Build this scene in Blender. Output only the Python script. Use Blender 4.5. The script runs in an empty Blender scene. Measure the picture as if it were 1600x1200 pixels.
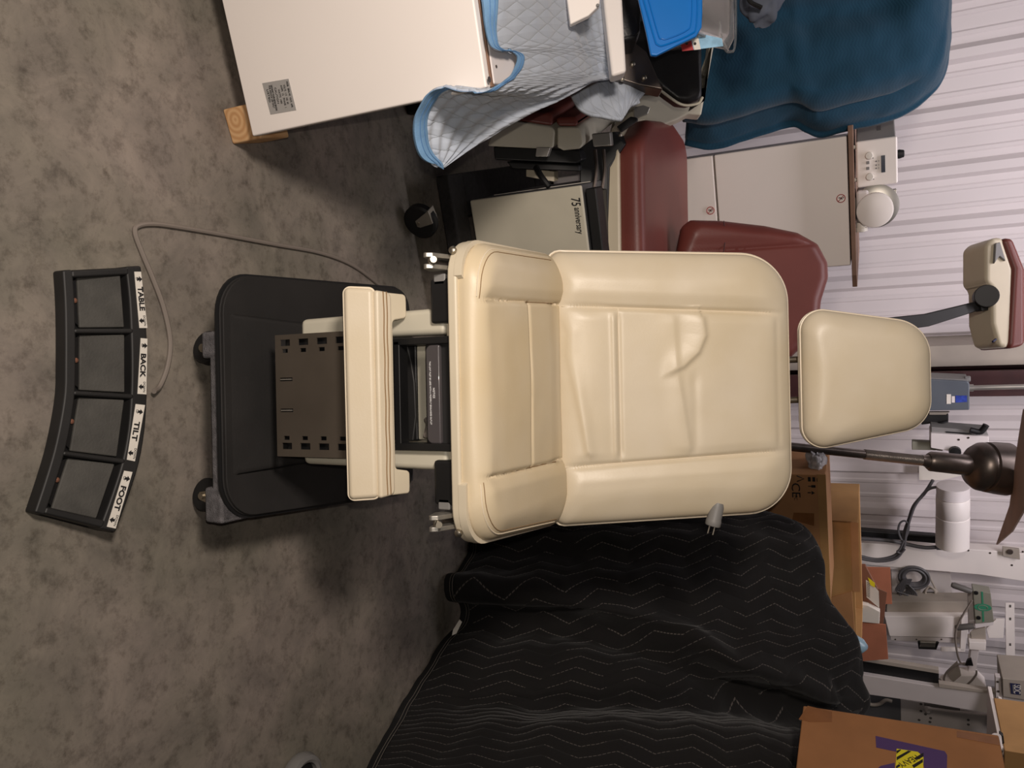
import bpy, bmesh, math, random
from mathutils import Vector, Matrix, noise
random.seed(7)
C = bpy.context.scene
COL = C.collection
PI = math.pi

# ------------------------------------------------------------------ camera geometry (photo is turned a quarter turn)
PITCH = math.radians(25.5); FL = 1200.0; CH = 1.35; ROLL = math.radians(1.2)
cp, sp = math.cos(PITCH), math.sin(PITCH)
CAM = Vector((0, 0, CH)); FWD = Vector((0, cp, -sp))
cr, sr = math.cos(ROLL), math.sin(ROLL)

def ray(x, y):
    u = ((y - 600) * cr + (x - 800) * sr) / FL
    v = ((x - 800) * cr - (y - 600) * sr) / FL
    return Vector((u, cp + v * sp, -sp + v * cp))
def P(x, y, d): return CAM + ray(x, y) * d
def pZ(x, y, z):
    a = ray(x, y); return CAM + a * ((z - CH) / a.z)
def pY(x, y, Y):
    a = ray(x, y); return CAM + a * (Y / a.y)
WA = math.radians(17)
TV = Vector((math.cos(WA), math.sin(WA), 0)); NB = Vector((-math.sin(WA), math.cos(WA), 0)); UP = Vector((0, 0, 1))
def wf(s, D, z): return TV * s + NB * D + UP * z            # the frame of the back wall
def pD(x, y, D):
    a = ray(x, y); return CAM + a * (D / a.dot(NB))
def pS(x, y, s):
    a = ray(x, y); return CAM + a * (s / a.dot(TV))

# ------------------------------------------------------------------ materials
def lin(c):
    out = []
    for v in c:
        v /= 255.0
        out.append(v / 12.92 if v <= .04045 else ((v + .055) / 1.055) ** 2.4)
    return out + [1.0]

def mat(name, rgb, rough=.5, metal=0.0, var=.0, vscale=8.0, bump=0.0, bscale=60.0, spec=.5, rgb2=None, detail=4, coat=0.0):
    m = bpy.data.materials.new(name); m.use_nodes = True
    nt = m.node_tree; b = nt.nodes['Principled BSDF']
    b.inputs['Roughness'].default_value = rough
    b.inputs['Metallic'].default_value = metal
    b.inputs['Specular IOR Level'].default_value = spec
    b.inputs['Coat Weight'].default_value = coat
    tc = nt.nodes.new('ShaderNodeTexCoord')
    c = lin(rgb)
    n = nt.nodes.new('ShaderNodeTexNoise'); n.inputs['Scale'].default_value = vscale; n.inputs['Detail'].default_value = detail
    nt.links.new(tc.outputs['Object'], n.inputs['Vector'])
    rmp = nt.nodes.new('ShaderNodeValToRGB')
    c2 = lin(rgb2) if rgb2 else [max(0, v * (1 - var)) for v in c[:3]] + [1]
    c1 = c if rgb2 else [min(1, v * (1 + var * .4)) for v in c[:3]] + [1]
    rmp.color_ramp.elements[0].position = .35; rmp.color_ramp.elements[1].position = .65
    rmp.color_ramp.elements[0].color = c2; rmp.color_ramp.elements[1].color = c1
    nt.links.new(n.outputs['Fac'], rmp.inputs['Fac'])
    nt.links.new(rmp.outputs['Color'], b.inputs['Base Color'])
    if bump:
        n2 = nt.nodes.new('ShaderNodeTexNoise'); n2.inputs['Scale'].default_value = bscale; n2.inputs['Detail'].default_value = 3
        nt.links.new(tc.outputs['Object'], n2.inputs['Vector'])
        bp = nt.nodes.new('ShaderNodeBump'); bp.inputs['Strength'].default_value = bump; bp.inputs['Distance'].default_value = .004
        nt.links.new(n2.outputs['Fac'], bp.inputs['Height']); nt.links.new(bp.outputs['Normal'], b.inputs['Normal'])
    return m

def math_node(nt, op, a, b=None, c=None):
    n = nt.nodes.new('ShaderNodeMath'); n.operation = op
    for i, v in enumerate((a, b, c)):
        if v is None: continue
        if isinstance(v, (int, float)): n.inputs[i].default_value = v
        else: nt.links.new(v, n.inputs[i])
    return n.outputs[0]

def quilt_mat(name, rgb, rgb_line, pitch, amp, period, line=.06, depth=.004, rough=.9, dash=0.0, sheen=.3, rgb2=None, cross=False, strength=.8):
    """Quilted cloth: zigzag stitch rows in the cloth's own UV (metres)."""
    m = bpy.data.materials.new(name); m.use_nodes = True
    nt = m.node_tree; b = nt.nodes['Principled BSDF']; b.inputs['Roughness'].default_value = rough
    b.inputs['Sheen Weight'].default_value = sheen; b.inputs['Specular IOR Level'].default_value = .2
    uv = nt.nodes.new('ShaderNodeUVMap'); sep = nt.nodes.new('ShaderNodeSeparateXYZ')
    nt.links.new(uv.outputs['UV'], sep.inputs[0])
    u, v = sep.outputs[0], sep.outputs[1]
    nz = nt.nodes.new('ShaderNodeTexNoise'); nz.inputs['Scale'].default_value = 5; nt.links.new(uv.outputs['UV'], nz.inputs['Vector'])
    u2 = math_node(nt, 'ADD', u, math_node(nt, 'MULTIPLY', nz.outputs['Fac'], pitch * .5))
    tri = math_node(nt, 'PINGPONG', v, period / 2)
    w = math_node(nt, 'ADD', u2, math_node(nt, 'MULTIPLY', tri, 2 * amp / period))
    fr = math_node(nt, 'PINGPONG', math_node(nt, 'DIVIDE', w, pitch), .5)      # 0 at stitch, .5 between
    if cross:
        w2 = math_node(nt, 'SUBTRACT', u2, math_node(nt, 'MULTIPLY', tri, 2 * amp / period))
        fr2 = math_node(nt, 'PINGPONG', math_node(nt, 'DIVIDE', w2, pitch), .5)
        fr = math_node(nt, 'MINIMUM', fr, fr2)
    isl = math_node(nt, 'LESS_THAN', fr, line)
    if dash:
        d = math_node(nt, 'PINGPONG', v, dash)
        isl = math_node(nt, 'MULTIPLY', isl, math_node(nt, 'GREATER_THAN', d, dash * .3))
        n3 = nt.nodes.new('ShaderNodeTexNoise'); n3.inputs['Scale'].default_value = 9; nt.links.new(uv.outputs['UV'], n3.inputs['Vector'])
        isl = math_node(nt, 'MULTIPLY', isl, math_node(nt, 'MULTIPLY', math_node(nt, 'GREATER_THAN', n3.outputs['Fac'], .43), .9))
    n2 = nt.nodes.new('ShaderNodeTexNoise'); n2.inputs['Scale'].default_value = 14; n2.inputs['Detail'].default_value = 6
    nt.links.new(uv.outputs['UV'], n2.inputs['Vector'])
    base = nt.nodes.new('ShaderNodeMix'); base.data_type = 'RGBA'
    base.inputs[6].default_value = lin(rgb); base.inputs[7].default_value = lin(rgb2 or [max(0, q * .8) for q in rgb])
    nt.links.new(n2.outputs['Fac'], base.inputs[0])
    mx = nt.nodes.new('ShaderNodeMix'); mx.data_type = 'RGBA'; mx.inputs[7].default_value = lin(rgb_line)
    nt.links.new(isl, mx.inputs[0]); nt.links.new(base.outputs[2], mx.inputs[6])
    nt.links.new(mx.outputs[2], b.inputs['Base Color'])
    h = math_node(nt, 'ADD', math_node(nt, 'POWER', math_node(nt, 'MULTIPLY', fr, 2.0), .45), math_node(nt, 'MULTIPLY', n2.outputs['Fac'], .7))
    bp = nt.nodes.new('ShaderNodeBump'); bp.inputs['Strength'].default_value = strength; bp.inputs['Distance'].default_value = depth
    nt.links.new(h, bp.inputs['Height']); nt.links.new(bp.outputs['Normal'], b.inputs['Normal'])
    return m

M = {}
M['cream'] = mat('cream_vinyl', (218, 205, 182), .40, var=.05, vscale=5, bump=.05, bscale=240, rgb2=(211, 196, 168), spec=.5)
M['cream2'] = mat('cream_vinyl_worn', (217, 202, 175), .42, vscale=4, bump=.05, bscale=240, rgb2=(212, 193, 158))
M['piping'] = mat('cream_piping', (232, 218, 194), .4)
M['seam'] = mat('seam_thread', (140, 112, 78), .8)
M['shell'] = mat('ivory_plastic', (214, 202, 178), .4, var=.04)
M['shell2'] = mat('pale_plastic', (202, 196, 178), .45, var=.05)
M['red'] = mat('red_vinyl', (116, 59, 52), .45, var=.12, vscale=4, bump=.08, bscale=200)
M['blackp'] = mat('black_plastic', (34, 33, 33), .55, var=.3, vscale=7)
M['blackb'] = mat('black_base_cover', (32, 30, 29), .75, var=.35, vscale=6, bump=.1, bscale=160)
M['black'] = mat('black_paint', (22, 22, 23), .45, var=.25)
M['vinylb'] = mat('black_vinyl', (30, 29, 31), .38, var=.25, vscale=7, bump=.12, bscale=150)
M['steel'] = mat('brushed_steel_plate', (104, 95, 85), .5, metal=.6, var=.16, vscale=5, bump=.03, bscale=90)
M['chrome'] = mat('cast_aluminium', (186, 182, 174), .42, metal=.85, var=.12)
M['screw'] = mat('zinc_screw', (170, 162, 148), .4, metal=1.0)
M['copper'] = mat('copper_screw', (150, 104, 84), .45, metal=.5)
M['pedal'] = mat('pedal_rubber', (72, 70, 66), .7, var=.3, vscale=16, bump=.15, bscale=220)
M['label'] = mat('label_white', (228, 222, 212), .5, var=.05)
M['platelab'] = mat('rating_label_grey', (164, 161, 158), .45)
M['ink'] = mat('ink_black', (26, 24, 26), .6)
M['inkw'] = mat('ink_white', (236, 236, 236), .5)
M['inkr'] = mat('ink_red', (168, 44, 44), .5)
M['greyplate'] = mat('dark_grey_plate', (74, 70, 72), .28, var=.08, coat=.4)
M['cable'] = mat('cable_grey', (134, 124, 116), .5)
M['cabled'] = mat('cable_dark', (84, 82, 84), .5)
M['carpet'] = mat('grey_carpet', (104, 101, 103), .95, var=.35, vscale=60, bump=.8, bscale=500)
M['carpetb'] = mat('black_carpet', (36, 34, 34), .95, var=.35, vscale=70, bump=.8, bscale=400)
M['rubber'] = mat('black_rubber', (20, 20, 21), .6, var=.2)
M['white'] = mat('white_enamel', (246, 238, 232), .45, var=.02, vscale=3)
M['whited'] = mat('white_paint', (226, 218, 216), .5, var=.06, vscale=4)
M['offw'] = mat('grey_white_paint', (206, 198, 194), .5, var=.06, vscale=4)
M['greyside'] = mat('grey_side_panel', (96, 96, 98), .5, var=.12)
M['beige'] = mat('beige_grey_paint', (168, 158, 146), .55, var=.1, vscale=5)
M['maroon'] = mat('red_oxide_steel', (64, 32, 32), .6, var=.25)
M['card'] = mat('cardboard', (188, 138, 94), .85, var=.1, vscale=9, bump=.05, bscale=150)
M['sheet'] = mat('cardboard_grey_brown', (200, 172, 154), .85, var=.1, vscale=9)
M['card2'] = mat('cardboard_tan', (192, 148, 96), .85, var=.1, vscale=9, bump=.05, bscale=150)
M['card3'] = mat('cardboard_brown', (168, 116, 74), .7, var=.14, vscale=6, bump=.08, bscale=70)
M['cardr'] = mat('cardboard_red_brown', (178, 112, 84), .85, var=.1, vscale=9)
M['cardin'] = mat('cardboard_inside', (128, 86, 66), .9, var=.1, vscale=9)
M['tape'] = mat('packing_tape', (150, 100, 62), .25, var=.15, vscale=20)
M['purple'] = mat('purple_print', (84, 60, 112), .6)
M['yellow'] = mat('yellow_sticker', (238, 222, 40), .5)
M['metaldark'] = mat('dark_machined_steel', (112, 102, 96), .36, metal=.8, var=.35, vscale=9)
M['metalw'] = mat('worn_threaded_steel', (176, 170, 166), .35, metal=.8, var=.15, vscale=40)
M['panelgrey'] = mat('panel_box_grey', (92, 98, 106), .5, var=.06)
M['bluelab'] = mat('blue_label', (52, 74, 170), .5, var=.3, vscale=60)
M['navy'] = mat('navy_label', (40, 44, 76), .5)
M['blue'] = mat('blue_lid', (0, 112, 198), .38, var=.05)
M['paleblue'] = mat('pale_blue_plastic', (150, 182, 200), .3)
M['hem'] = mat('blue_binding', (122, 164, 204), .85, var=.12, vscale=30, bump=.2, bscale=200)
M['hemb'] = mat('black_binding', (18, 18, 19), .9, var=.2, bump=.2)
M['board'] = mat('brown_board', (128, 98, 80), .7, var=.2, vscale=12)
M['green'] = mat('green_print', (54, 132, 100), .5)
M['devgrey'] = mat('greenish_grey_panel', (134, 132, 118), .5, var=.06)
M['handle'] = mat('handle_grey', (92, 88, 84), .5)
M['lcd'] = mat('lcd_screen', (44, 50, 66), .2)
M['graypl'] = mat('grey_plastic', (128, 126, 124), .5, var=.08)
M['quiltblue'] = quilt_mat('quilted_pad_blue', (188, 194, 203), (172, 180, 190), .030, .016, .12, line=.03, depth=.004, rgb2=(168, 178, 194), cross=True, strength=.7)
M['quiltblack'] = quilt_mat('quilted_blanket_black', (31, 29, 28), (98, 92, 88), .040, .034, .20, line=.028, depth=.006, dash=.006, rgb2=(26, 25, 26), sheen=.1, strength=.6)
M['quiltteal'] = quilt_mat('woven_blanket_teal', (26, 66, 88), (22, 58, 80), .012, .012, .05, line=.12, depth=.0015, rgb2=(22, 58, 78), strength=.25, sheen=.2)

def wood_mat():
    m = bpy.data.materials.new('pine_block'); m.use_nodes = True
    nt = m.node_tree; b = nt.nodes['Principled BSDF']; b.inputs['Roughness'].default_value = .75
    tc = nt.nodes.new('ShaderNodeTexCoord')
    w = nt.nodes.new('ShaderNodeTexWave'); w.wave_type = 'RINGS'; w.rings_direction = 'Y'
    w.inputs['Scale'].default_value = 24; w.inputs['Distortion'].default_value = 1.2; w.inputs['Detail'].default_value = 2
    mp = nt.nodes.new('ShaderNodeMapping'); mp.inputs['Location'].default_value = (.62, 0, -.03)
    nt.links.new(tc.outputs['Object'], mp.inputs['Vector']); nt.links.new(mp.outputs['Vector'], w.inputs['Vector'])
    r = nt.nodes.new('ShaderNodeValToRGB'); r.color_ramp.elements[0].color = lin((198, 150, 102)); r.color_ramp.elements[1].color = lin((220, 178, 130))
    nt.links.new(w.outputs['Fac'], r.inputs['Fac']); nt.links.new(r.outputs['Color'], b.inputs['Base Color'])
    return m
M['wood'] = wood_mat()

def floor_mat():
    m = bpy.data.materials.new('stained_concrete'); m.use_nodes = True
    nt = m.node_tree; b = nt.nodes['Principled BSDF']; b.inputs['Roughness'].default_value = .7; b.inputs['Specular IOR Level'].default_value = .3
    tc = nt.nodes.new('ShaderNodeTexCoord')
    def nz(sc, det, rgh=.6, dist=0):
        n = nt.nodes.new('ShaderNodeTexNoise'); n.inputs['Scale'].default_value = sc; n.inputs['Detail'].default_value = det
        n.inputs['Roughness'].default_value = rgh; n.inputs['Distortion'].default_value = dist
        nt.links.new(tc.outputs['Object'], n.inputs['Vector']); return n.outputs['Fac']
    def ramp(f, p0, c0, p1, c1):
        r = nt.nodes.new('ShaderNodeValToRGB'); e = r.color_ramp.elements
        e[0].position = p0; e[0].color = c0; e[1].position = p1; e[1].color = c1
        nt.links.new(f, r.inputs['Fac']); return r.outputs['Color']
    def mixc(f, a, bb, mode='MIX'):
        x = nt.nodes.new('ShaderNodeMix'); x.data_type = 'RGBA'; x.blend_type = mode
        if isinstance(f, float): x.inputs[0].default_value = f
        else: nt.links.new(f, x.inputs[0])
        nt.links.new(a, x.inputs[6]); nt.links.new(bb, x.inputs[7]); return x.outputs[2]
    a = ramp(nz(6, 10, .72, .5), .32, lin((118, 112, 107)), .68, lin((153, 144, 136)))
    s = ramp(nz(19, 9, .74), .34, lin((130, 124, 120)), .5, lin((255, 255, 255)))
    t = ramp(nz(30, 6, .7), .3, lin((168, 162, 158)), .46, lin((255, 255, 255)))
    g = ramp(nz(2.2, 4, .5), .4, lin((220, 222, 210)), .62, lin((255, 249, 245)))
    c = mixc(.5, a, s, 'MULTIPLY'); c = mixc(.6, c, t, 'MULTIPLY'); c = mixc(.8, c, g, 'MULTIPLY')
    nt.links.new(c, b.inputs['Base Color'])
    bp = nt.nodes.new('ShaderNodeBump'); bp.inputs['Strength'].default_value = .25; bp.inputs['Distance'].default_value = .002
    nt.links.new(nz(70, 6), bp.inputs['Height']); nt.links.new(bp.outputs['Normal'], b.inputs['Normal'])
    return m
M['floor'] = floor_mat()
M['wall'] = mat('ribbed_white_metal', (214, 206, 206), .42, var=.05, vscale=1.6)

def clear_mat():
    m = bpy.data.materials.new('clear_plastic'); m.use_nodes = True
    b = m.node_tree.nodes['Principled BSDF']
    b.inputs['Base Color'].default_value = (.9, .88, .86, 1); b.inputs['Roughness'].default_value = .08
    b.inputs['Transmission Weight'].default_value = .92; b.inputs['IOR'].default_value = 1.15
    return m
M['clear'] = clear_mat()

# ------------------------------------------------------------------ object helpers
def finish(o, m, parent, bevel=0.0, segs=2, smooth=40, sub=0, solid=0.0):
    me = o.data
    if m is not None and not me.materials: me.materials.append(m if not isinstance(m, str) else M[m])
    if smooth is not None:
        me.polygons.foreach_set('use_smooth', [True] * len(me.polygons))
        me.set_sharp_from_angle(angle=math.radians(smooth))
    if parent is not None:
        o.parent = parent
        if parent.type == 'EMPTY': o.matrix_parent_inverse = Matrix.Translation(-parent.location)
        else: o.matrix_parent_inverse = Matrix.Identity(4)
    if solid:
        s = o.modifiers.new('thickness', 'SOLIDIFY'); s.thickness = solid; s.offset = -1
    if bevel:
        b = o.modifiers.new('bevel', 'BEVEL'); b.width = bevel; b.segments = segs; b.limit_method = 'ANGLE'; b.angle_limit = math.radians(35)
        b.harden_normals = True
    if sub:
        s = o.modifiers.new('sub', 'SUBSURF'); s.levels = sub; s.render_levels = sub
    return o

class MB:
    """Collects shapes and links them as ONE mesh object."""
    def __init__(s): s.v = []; s.f = []
    def add(s, vs, fs):
        k = len(s.v); s.v += [Vector(v) for v in vs]; s.f += [[i + k for i in f] for f in fs]; return s
    def prism(s, pts, ext):
        """closed polygon (3D points) extruded by a vector"""
        n = len(pts); pts = [Vector(p) for p in pts]; ext = Vector(ext)
        nrm = Vector((0, 0, 0))
        for i in range(n): nrm += pts[i].cross(pts[(i + 1) % n])
        if nrm.dot(ext) > 0: pts = pts[::-1]
        vs = pts + [p + ext for p in pts]
        fs = [list(range(n)), list(range(2 * n - 1, n - 1, -1))]
        for i in range(n): j = (i + 1) % n; fs.append([i, i + n, j + n, j])
        return s.add(vs, fs)
    def box(s, c, size, ax=None):
        ax = ax or (Vector((1, 0, 0)), Vector((0, 1, 0)), Vector((0, 0, 1)))
        c = Vector(c); h = [a * (q / 2) for a, q in zip(ax, size)]
        b = c - h[2]
        return s.prism([b - h[0] - h[1], b + h[0] - h[1], b + h[0] + h[1], b - h[0] + h[1]], h[2] * 2)
    def wbox(s, s0, s1, d0, d1, z0, z1):
        return s.prism([wf(s0, d0, z0), wf(s1, d0, z0), wf(s1, d1, z0), wf(s0, d1, z0)], UP * (z1 - z0))
    def lathe(s, prof, c, axis, seg=32):
        """prof: list of (radius, distance along axis)"""
        axis = Vector(axis).normalized(); c = Vector(c)
        a = axis.orthogonal().normalized(); b = axis.cross(a)
        vs = []; fs = []
        for (r, h) in prof:
            for k in range(seg):
                t = 2 * PI * k / seg; vs.append(c + axis * h + (a * math.cos(t) + b * math.sin(t)) * r)
        for i in range(len(prof) - 1):
            for k in range(seg):
                j = (k + 1) % seg; fs.append([i * seg + k, i * seg + j, (i + 1) * seg + j, (i + 1) * seg + k])
        fs.append(list(range(seg - 1, -1, -1))); fs.append([(len(prof) - 1) * seg + k for k in range(seg)])
        return s.add(vs, fs)
    def cyl(s, a, b, r, r2=None, seg=24):
        a, b = Vector(a), Vector(b); L = (b - a).length
        return s.lathe([(r, 0), (r if r2 is None else r2, L)], a, b - a, seg)
    def tube(s, pts, r, seg=8, smooth=6, closed=False):
        pts = [Vector(p) for p in pts]
        path = spline(pts, smooth, closed) if smooth else pts
        n = len(path); vs = []; fs = []
        T = [(path[(i + 1) % n if closed else min(i + 1, n - 1)] - path[(i - 1) % n if closed else max(i - 1, 0)]).normalized() for i in range(n)]
        a = T[0].orthogonal().normalized()
        for i in range(n):
            a = (a - T[i] * a.dot(T[i])).normalized(); b = T[i].cross(a)
            for k in range(seg):
                t = 2 * PI * k / seg; vs.append(path[i] + (a * math.cos(t) + b * math.sin(t)) * r)
        for i in range(n if closed else n - 1):
            for k in range(seg):
                j = (k + 1) % seg; i2 = (i + 1) % n
                fs.append([i * seg + k, i * seg + j, i2 * seg + j, i2 * seg + k])
        if not closed:
            fs.append(list(range(seg - 1, -1, -1))); fs.append([(n - 1) * seg + k for k in range(seg)])
        return s.add(vs, fs)
    def build(s, name, m, parent=None, **kw):
        me = bpy.data.meshes.new(name); me.from_pydata([tuple(v) for v in s.v], [], s.f); me.update()
        bm = bmesh.new(); bm.from_mesh(me); bmesh.ops.recalc_face_normals(bm, faces=bm.faces); bm.to_mesh(me); bm.free()
        o = bpy.data.objects.new(name, me); COL.objects.link(o)
        return finish(o, m, parent, **kw)

def spline(pts, k, closed=False):
    out = []; n = len(pts)
    for i in range(n if closed else n - 1):
        if closed: p0, p1, p2, p3 = pts[i - 1], pts[i], pts[(i + 1) % n], pts[(i + 2) % n]
        else:
            p1, p2 = pts[i], pts[i + 1]
            p0 = pts[i - 1] if i else p1 * 2 - p2
            p3 = pts[i + 2] if i + 2 < n else p2 * 2 - p1
        for j in range(k):
            t = j / k
            out.append(.5 * ((2 * p1) + (p2 - p0) * t + (2 * p0 - 5 * p1 + 4 * p2 - p3) * t * t + (3 * p1 - p0 - 3 * p2 + p3) * t ** 3))
    if not closed: out.append(pts[-1])
    return out

def tag(o, label, cat, group=None, kind=None):
    o['label'] = label; o['category'] = cat
    if group: o['group'] = group
    if kind: o['kind'] = kind
    return o
def thing(name, loc, label, cat, group=None):
    e = bpy.data.objects.new(name, None); COL.objects.link(e); e.location = loc; e.empty_display_size = .1
    return tag(e, label, cat, group)
def structure(o): o['kind'] = 'structure'; return o

def slab(name, pts, ext, m, parent=None, **kw): return MB().prism(pts, ext).build(name, m, parent, **kw)

def text(s, size, origin, xdir, ydir, m, name, parent, ext=.0006, align='CENTER', fit=None, shear=0.0, bold=0.0):
    cu = bpy.data.curves.new('t', 'FONT'); cu.body = s; cu.size = size; cu.align_x = align; cu.align_y = 'CENTER'; cu.extrude = ext; cu.shear = shear
    cu.resolution_u = 3; cu.offset = bold * size
    o = bpy.data.objects.new('t', cu); COL.objects.link(o)
    bpy.context.view_layer.update()
    me = bpy.data.meshes.new_from_object(o.evaluated_get(bpy.context.evaluated_depsgraph_get()))
    bpy.data.objects.remove(o); bpy.data.curves.remove(cu)
    x = Vector(xdir).normalized(); y = Vector(ydir); y = (y - x * y.dot(x)).normalized(); z = x.cross(y)
    sx = 1.0
    if fit:
        w = max(v.co.x for v in me.vertices) - min(v.co.x for v in me.vertices); sx = fit / w
    mx = Matrix((x * sx, y, z)).transposed().to_4x4(); mx.translation = Vector(origin)
    me.transform(mx); me.name = name
    o = bpy.data.objects.new(name, me); COL.objects.link(o); me.materials.clear()
    return finish(o, m, parent, smooth=None)

def round_poly(pts, rad, seg=8):
    """2D polygon with rounded corners; rad may be a list"""
    out = []; n = len(pts)
    for i in range(n):
        p = Vector(pts[i]).to_2d(); a = Vector(pts[i - 1]).to_2d(); b = Vector(pts[(i + 1) % n]).to_2d()
        r = rad[i] if isinstance(rad, (list, tuple)) else rad
        da = (a - p).normalized(); db = (b - p).normalized()
        ang = da.angle(db); t = min(r / math.tan(ang / 2), (a - p).length * .49, (b - p).length * .49) if r > 0 else 0
        if t < 1e-5: out.append(p); continue
        rr = t * math.tan(ang / 2)
        c = p + (da + db).normalized() * (rr / math.sin(ang / 2))
        s0 = p + da * t - c; s1 = p + db * t - c
        a0 = math.atan2(s0.y, s0.x); a1 = math.atan2(s1.y, s1.x); d = (a1 - a0 + PI) % (2 * PI) - PI
        for k in range(seg + 1): q = a0 + d * k / seg; out.append(c + Vector((math.cos(q), math.sin(q))) * rr)
    return out
def resample(pts, n):
    pts = [Vector(p).to_2d() for p in pts]; m = len(pts)
    L = [0]
    for i in range(m): L.append(L[-1] + (pts[(i + 1) % m] - pts[i]).length)
    out = []; j = 0
    for k in range(n):
        t = L[-1] * k / n
        while L[j + 1] < t: j += 1
        w = (t - L[j]) / max(1e-9, L[j + 1] - L[j]); out.append(pts[j].lerp(pts[(j + 1) % m], w))
    return out

def cushion(name, outline, thick, er, hfn, Mx, m, parent, n=200, rings=70, center=None, crown=0.0, back=.012, erh=None):
    """Upholstered pad: outline in its plane, rounded rim, hfn(x, y) lifts the face."""
    out = resample(outline, n); erh = erh or er
    c = center or sum(out, Vector((0, 0))) / n
    c = Vector(c).to_2d()
    vs = []; fs = []
    def ss(t): t = max(0, min(1, t)); return t * t * (3 - 2 * t)
    # back rings then rim then face
    lv = [(1 - back * 2, 0.0), (1.0 - .004, back), (1.0, thick - er)]
    for (q, z) in lv:
        for p in out: w = c + (p - c) * q; vs.append((w.x, w.y, z))
    for k in range(1, rings):
        t = k / rings; q = math.cos(t * PI / 2) if t < .25 else None
        q = 1 - (t ** 1.7)
        for p in out:
            R = (p - c).length; d = (1 - q) * R
            w = c + (p - c) * q
            z = thick - er + er * math.sqrt(max(0, 1 - (1 - min(d, erh) / erh) ** 2))
            e = ss(d / (erh * 1.25))
            z += e * (hfn(w.x, w.y) if hfn else 0) + crown * (1 - q * q)
            vs.append((w.x, w.y, z))
    R_ = len(lv) + rings - 1
    for i in range(R_ - 1):
        for k in range(n):
            j = (k + 1) % n; fs.append([i * n + k, i * n + j, (i + 1) * n + j, (i + 1) * n + k])
    fs.append(list(range(n - 1, -1, -1)))
    vs.append((c.x, c.y, thick + (hfn(c.x, c.y) if hfn else 0) + crown)); ci = len(vs) - 1
    b = (R_ - 1) * n
    for k in range(n): fs.append([b + k, b + (k + 1) % n, ci])
    mb = MB(); mb.add([Mx @ Vector(v) for v in vs], fs)
    return mb.build(name, m, parent, smooth=60)

def frame(o, x, y, z=None):
    x = Vector(x).normalized(); y = Vector(y); y = (y - x * y.dot(x)).normalized(); z = x.cross(y)
    mx = Matrix((x, y, z)).transposed().to_4x4(); mx.translation = Vector(o); return mx

def cloth(name, cols, nu, nv, m, parent, disp=None, thick=.01, close=False, seed=0):
    """Draped cloth through a grid of control points cols[i][j]; UV in metres; disp(px-like i, j params, point) adds relief along the normal."""
    rows = [spline(c, nv) for c in cols]                       # along v
    L = len(rows[0])
    g = [[None] * L for _ in range((len(cols) - 1) * nu + 1)]
    for j in range(L):
        col = spline([r[j] for r in rows], nu)
        for i, p in enumerate(col): g[i][j] = p
    U = len(g)
    nrm = [[None] * L for _ in range(U)]
    for i in range(U):
        for j in range(L):
            a = g[min(i + 1, U - 1)][j] - g[max(i - 1, 0)][j]; b = g[i][min(j + 1, L - 1)] - g[i][max(j - 1, 0)]
            q = a.cross(b); q = q.normalized() if q.length > 1e-9 else Vector((0, -1, 0))
            if q.dot(CAM - g[i][j]) < 0: q = -q
            nrm[i][j] = q
    h = [[p.copy() for p in r] for r in g]
    if disp:
        for i in range(U):
            for j in range(L): h[i][j] = g[i][j] + nrm[i][j] * disp(i / (U - 1), j / (L - 1), g[i][j])
    me = bpy.data.meshes.new(name)
    vs = [tuple(h[i][j]) for i in range(U) for j in range(L)]
    fs = []
    for i in range(U - 1):
        for j in range(L - 1):
            fs.append([i * L + j, (i + 1) * L + j, (i + 1) * L + j + 1, i * L + j + 1])
    f0 = fs[(U // 2) * (L - 1) + L // 2]; n0 = (h[U // 2 + 1][L // 2] - h[U // 2][L // 2]).cross(h[U // 2][L // 2 + 1] - h[U // 2][L // 2])
    if n0.dot(nrm[U // 2][L // 2]) < 0: fs = [f[::-1] for f in fs]
    me.from_pydata(vs, [], fs); me.update()
    # uv by arc length, averaged rows
    uu = [0.0] * U; jm = L // 2
    for i in range(1, U): uu[i] = uu[i - 1] + sum((g[i][j] - g[i - 1][j]).length for j in (L // 4, L // 2)) / 2
    vv = [[0.0] * L for _ in range(U)]
    for i in range(U):
        for j in range(1, L): vv[i][j] = vv[i][j - 1] + (g[i][j] - g[i][j - 1]).length
    uvl = me.uv_layers.new(name='UVMap')
    for poly in me.polygons:
        for li in poly.loop_indices:
            vi = me.loops[li].vertex_index; i, j = divmod(vi, L); uvl.data[li].uv = (uu[i], vv[i][j])
    o = bpy.data.objects.new(name, me); COL.objects.link(o)
    finish(o, m, parent, smooth=80, solid=thick)
    return o, h

def blob(t, a, b):
    """smooth bump of width b around a"""
    q = (t - a) / b; return math.exp(-q * q)
def sstep(t, a, b):
    t = max(0, min(1, (t - a) / (b - a))); return t * t * (3 - 2 * t)

# ------------------------------------------------------------------ camera and light
cam = bpy.data.cameras.new('camera'); co = bpy.data.objects.new('camera', cam); COL.objects.link(co)
cam.sensor_fit = 'HORIZONTAL'; cam.sensor_width = 36; cam.lens = 36 * FL / 1600; cam.clip_start = .02
Upv = Vector((0, sp, cp))
xax = Upv * cr + Vector((1, 0, 0)) * sr            # image right
yax = -(Vector((1, 0, 0)) * cr - Upv * sr)         # image up
zax = xax.cross(yax)
mx = Matrix((xax, yax, zax)).transposed().to_4x4(); mx.translation = CAM
co.matrix_world = mx; C.camera = co
C.view_settings.view_transform = 'Standard'; C.view_settings.look = 'None'; C.view_settings.exposure = 0.0; C.view_settings.gamma = 1.0

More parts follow.
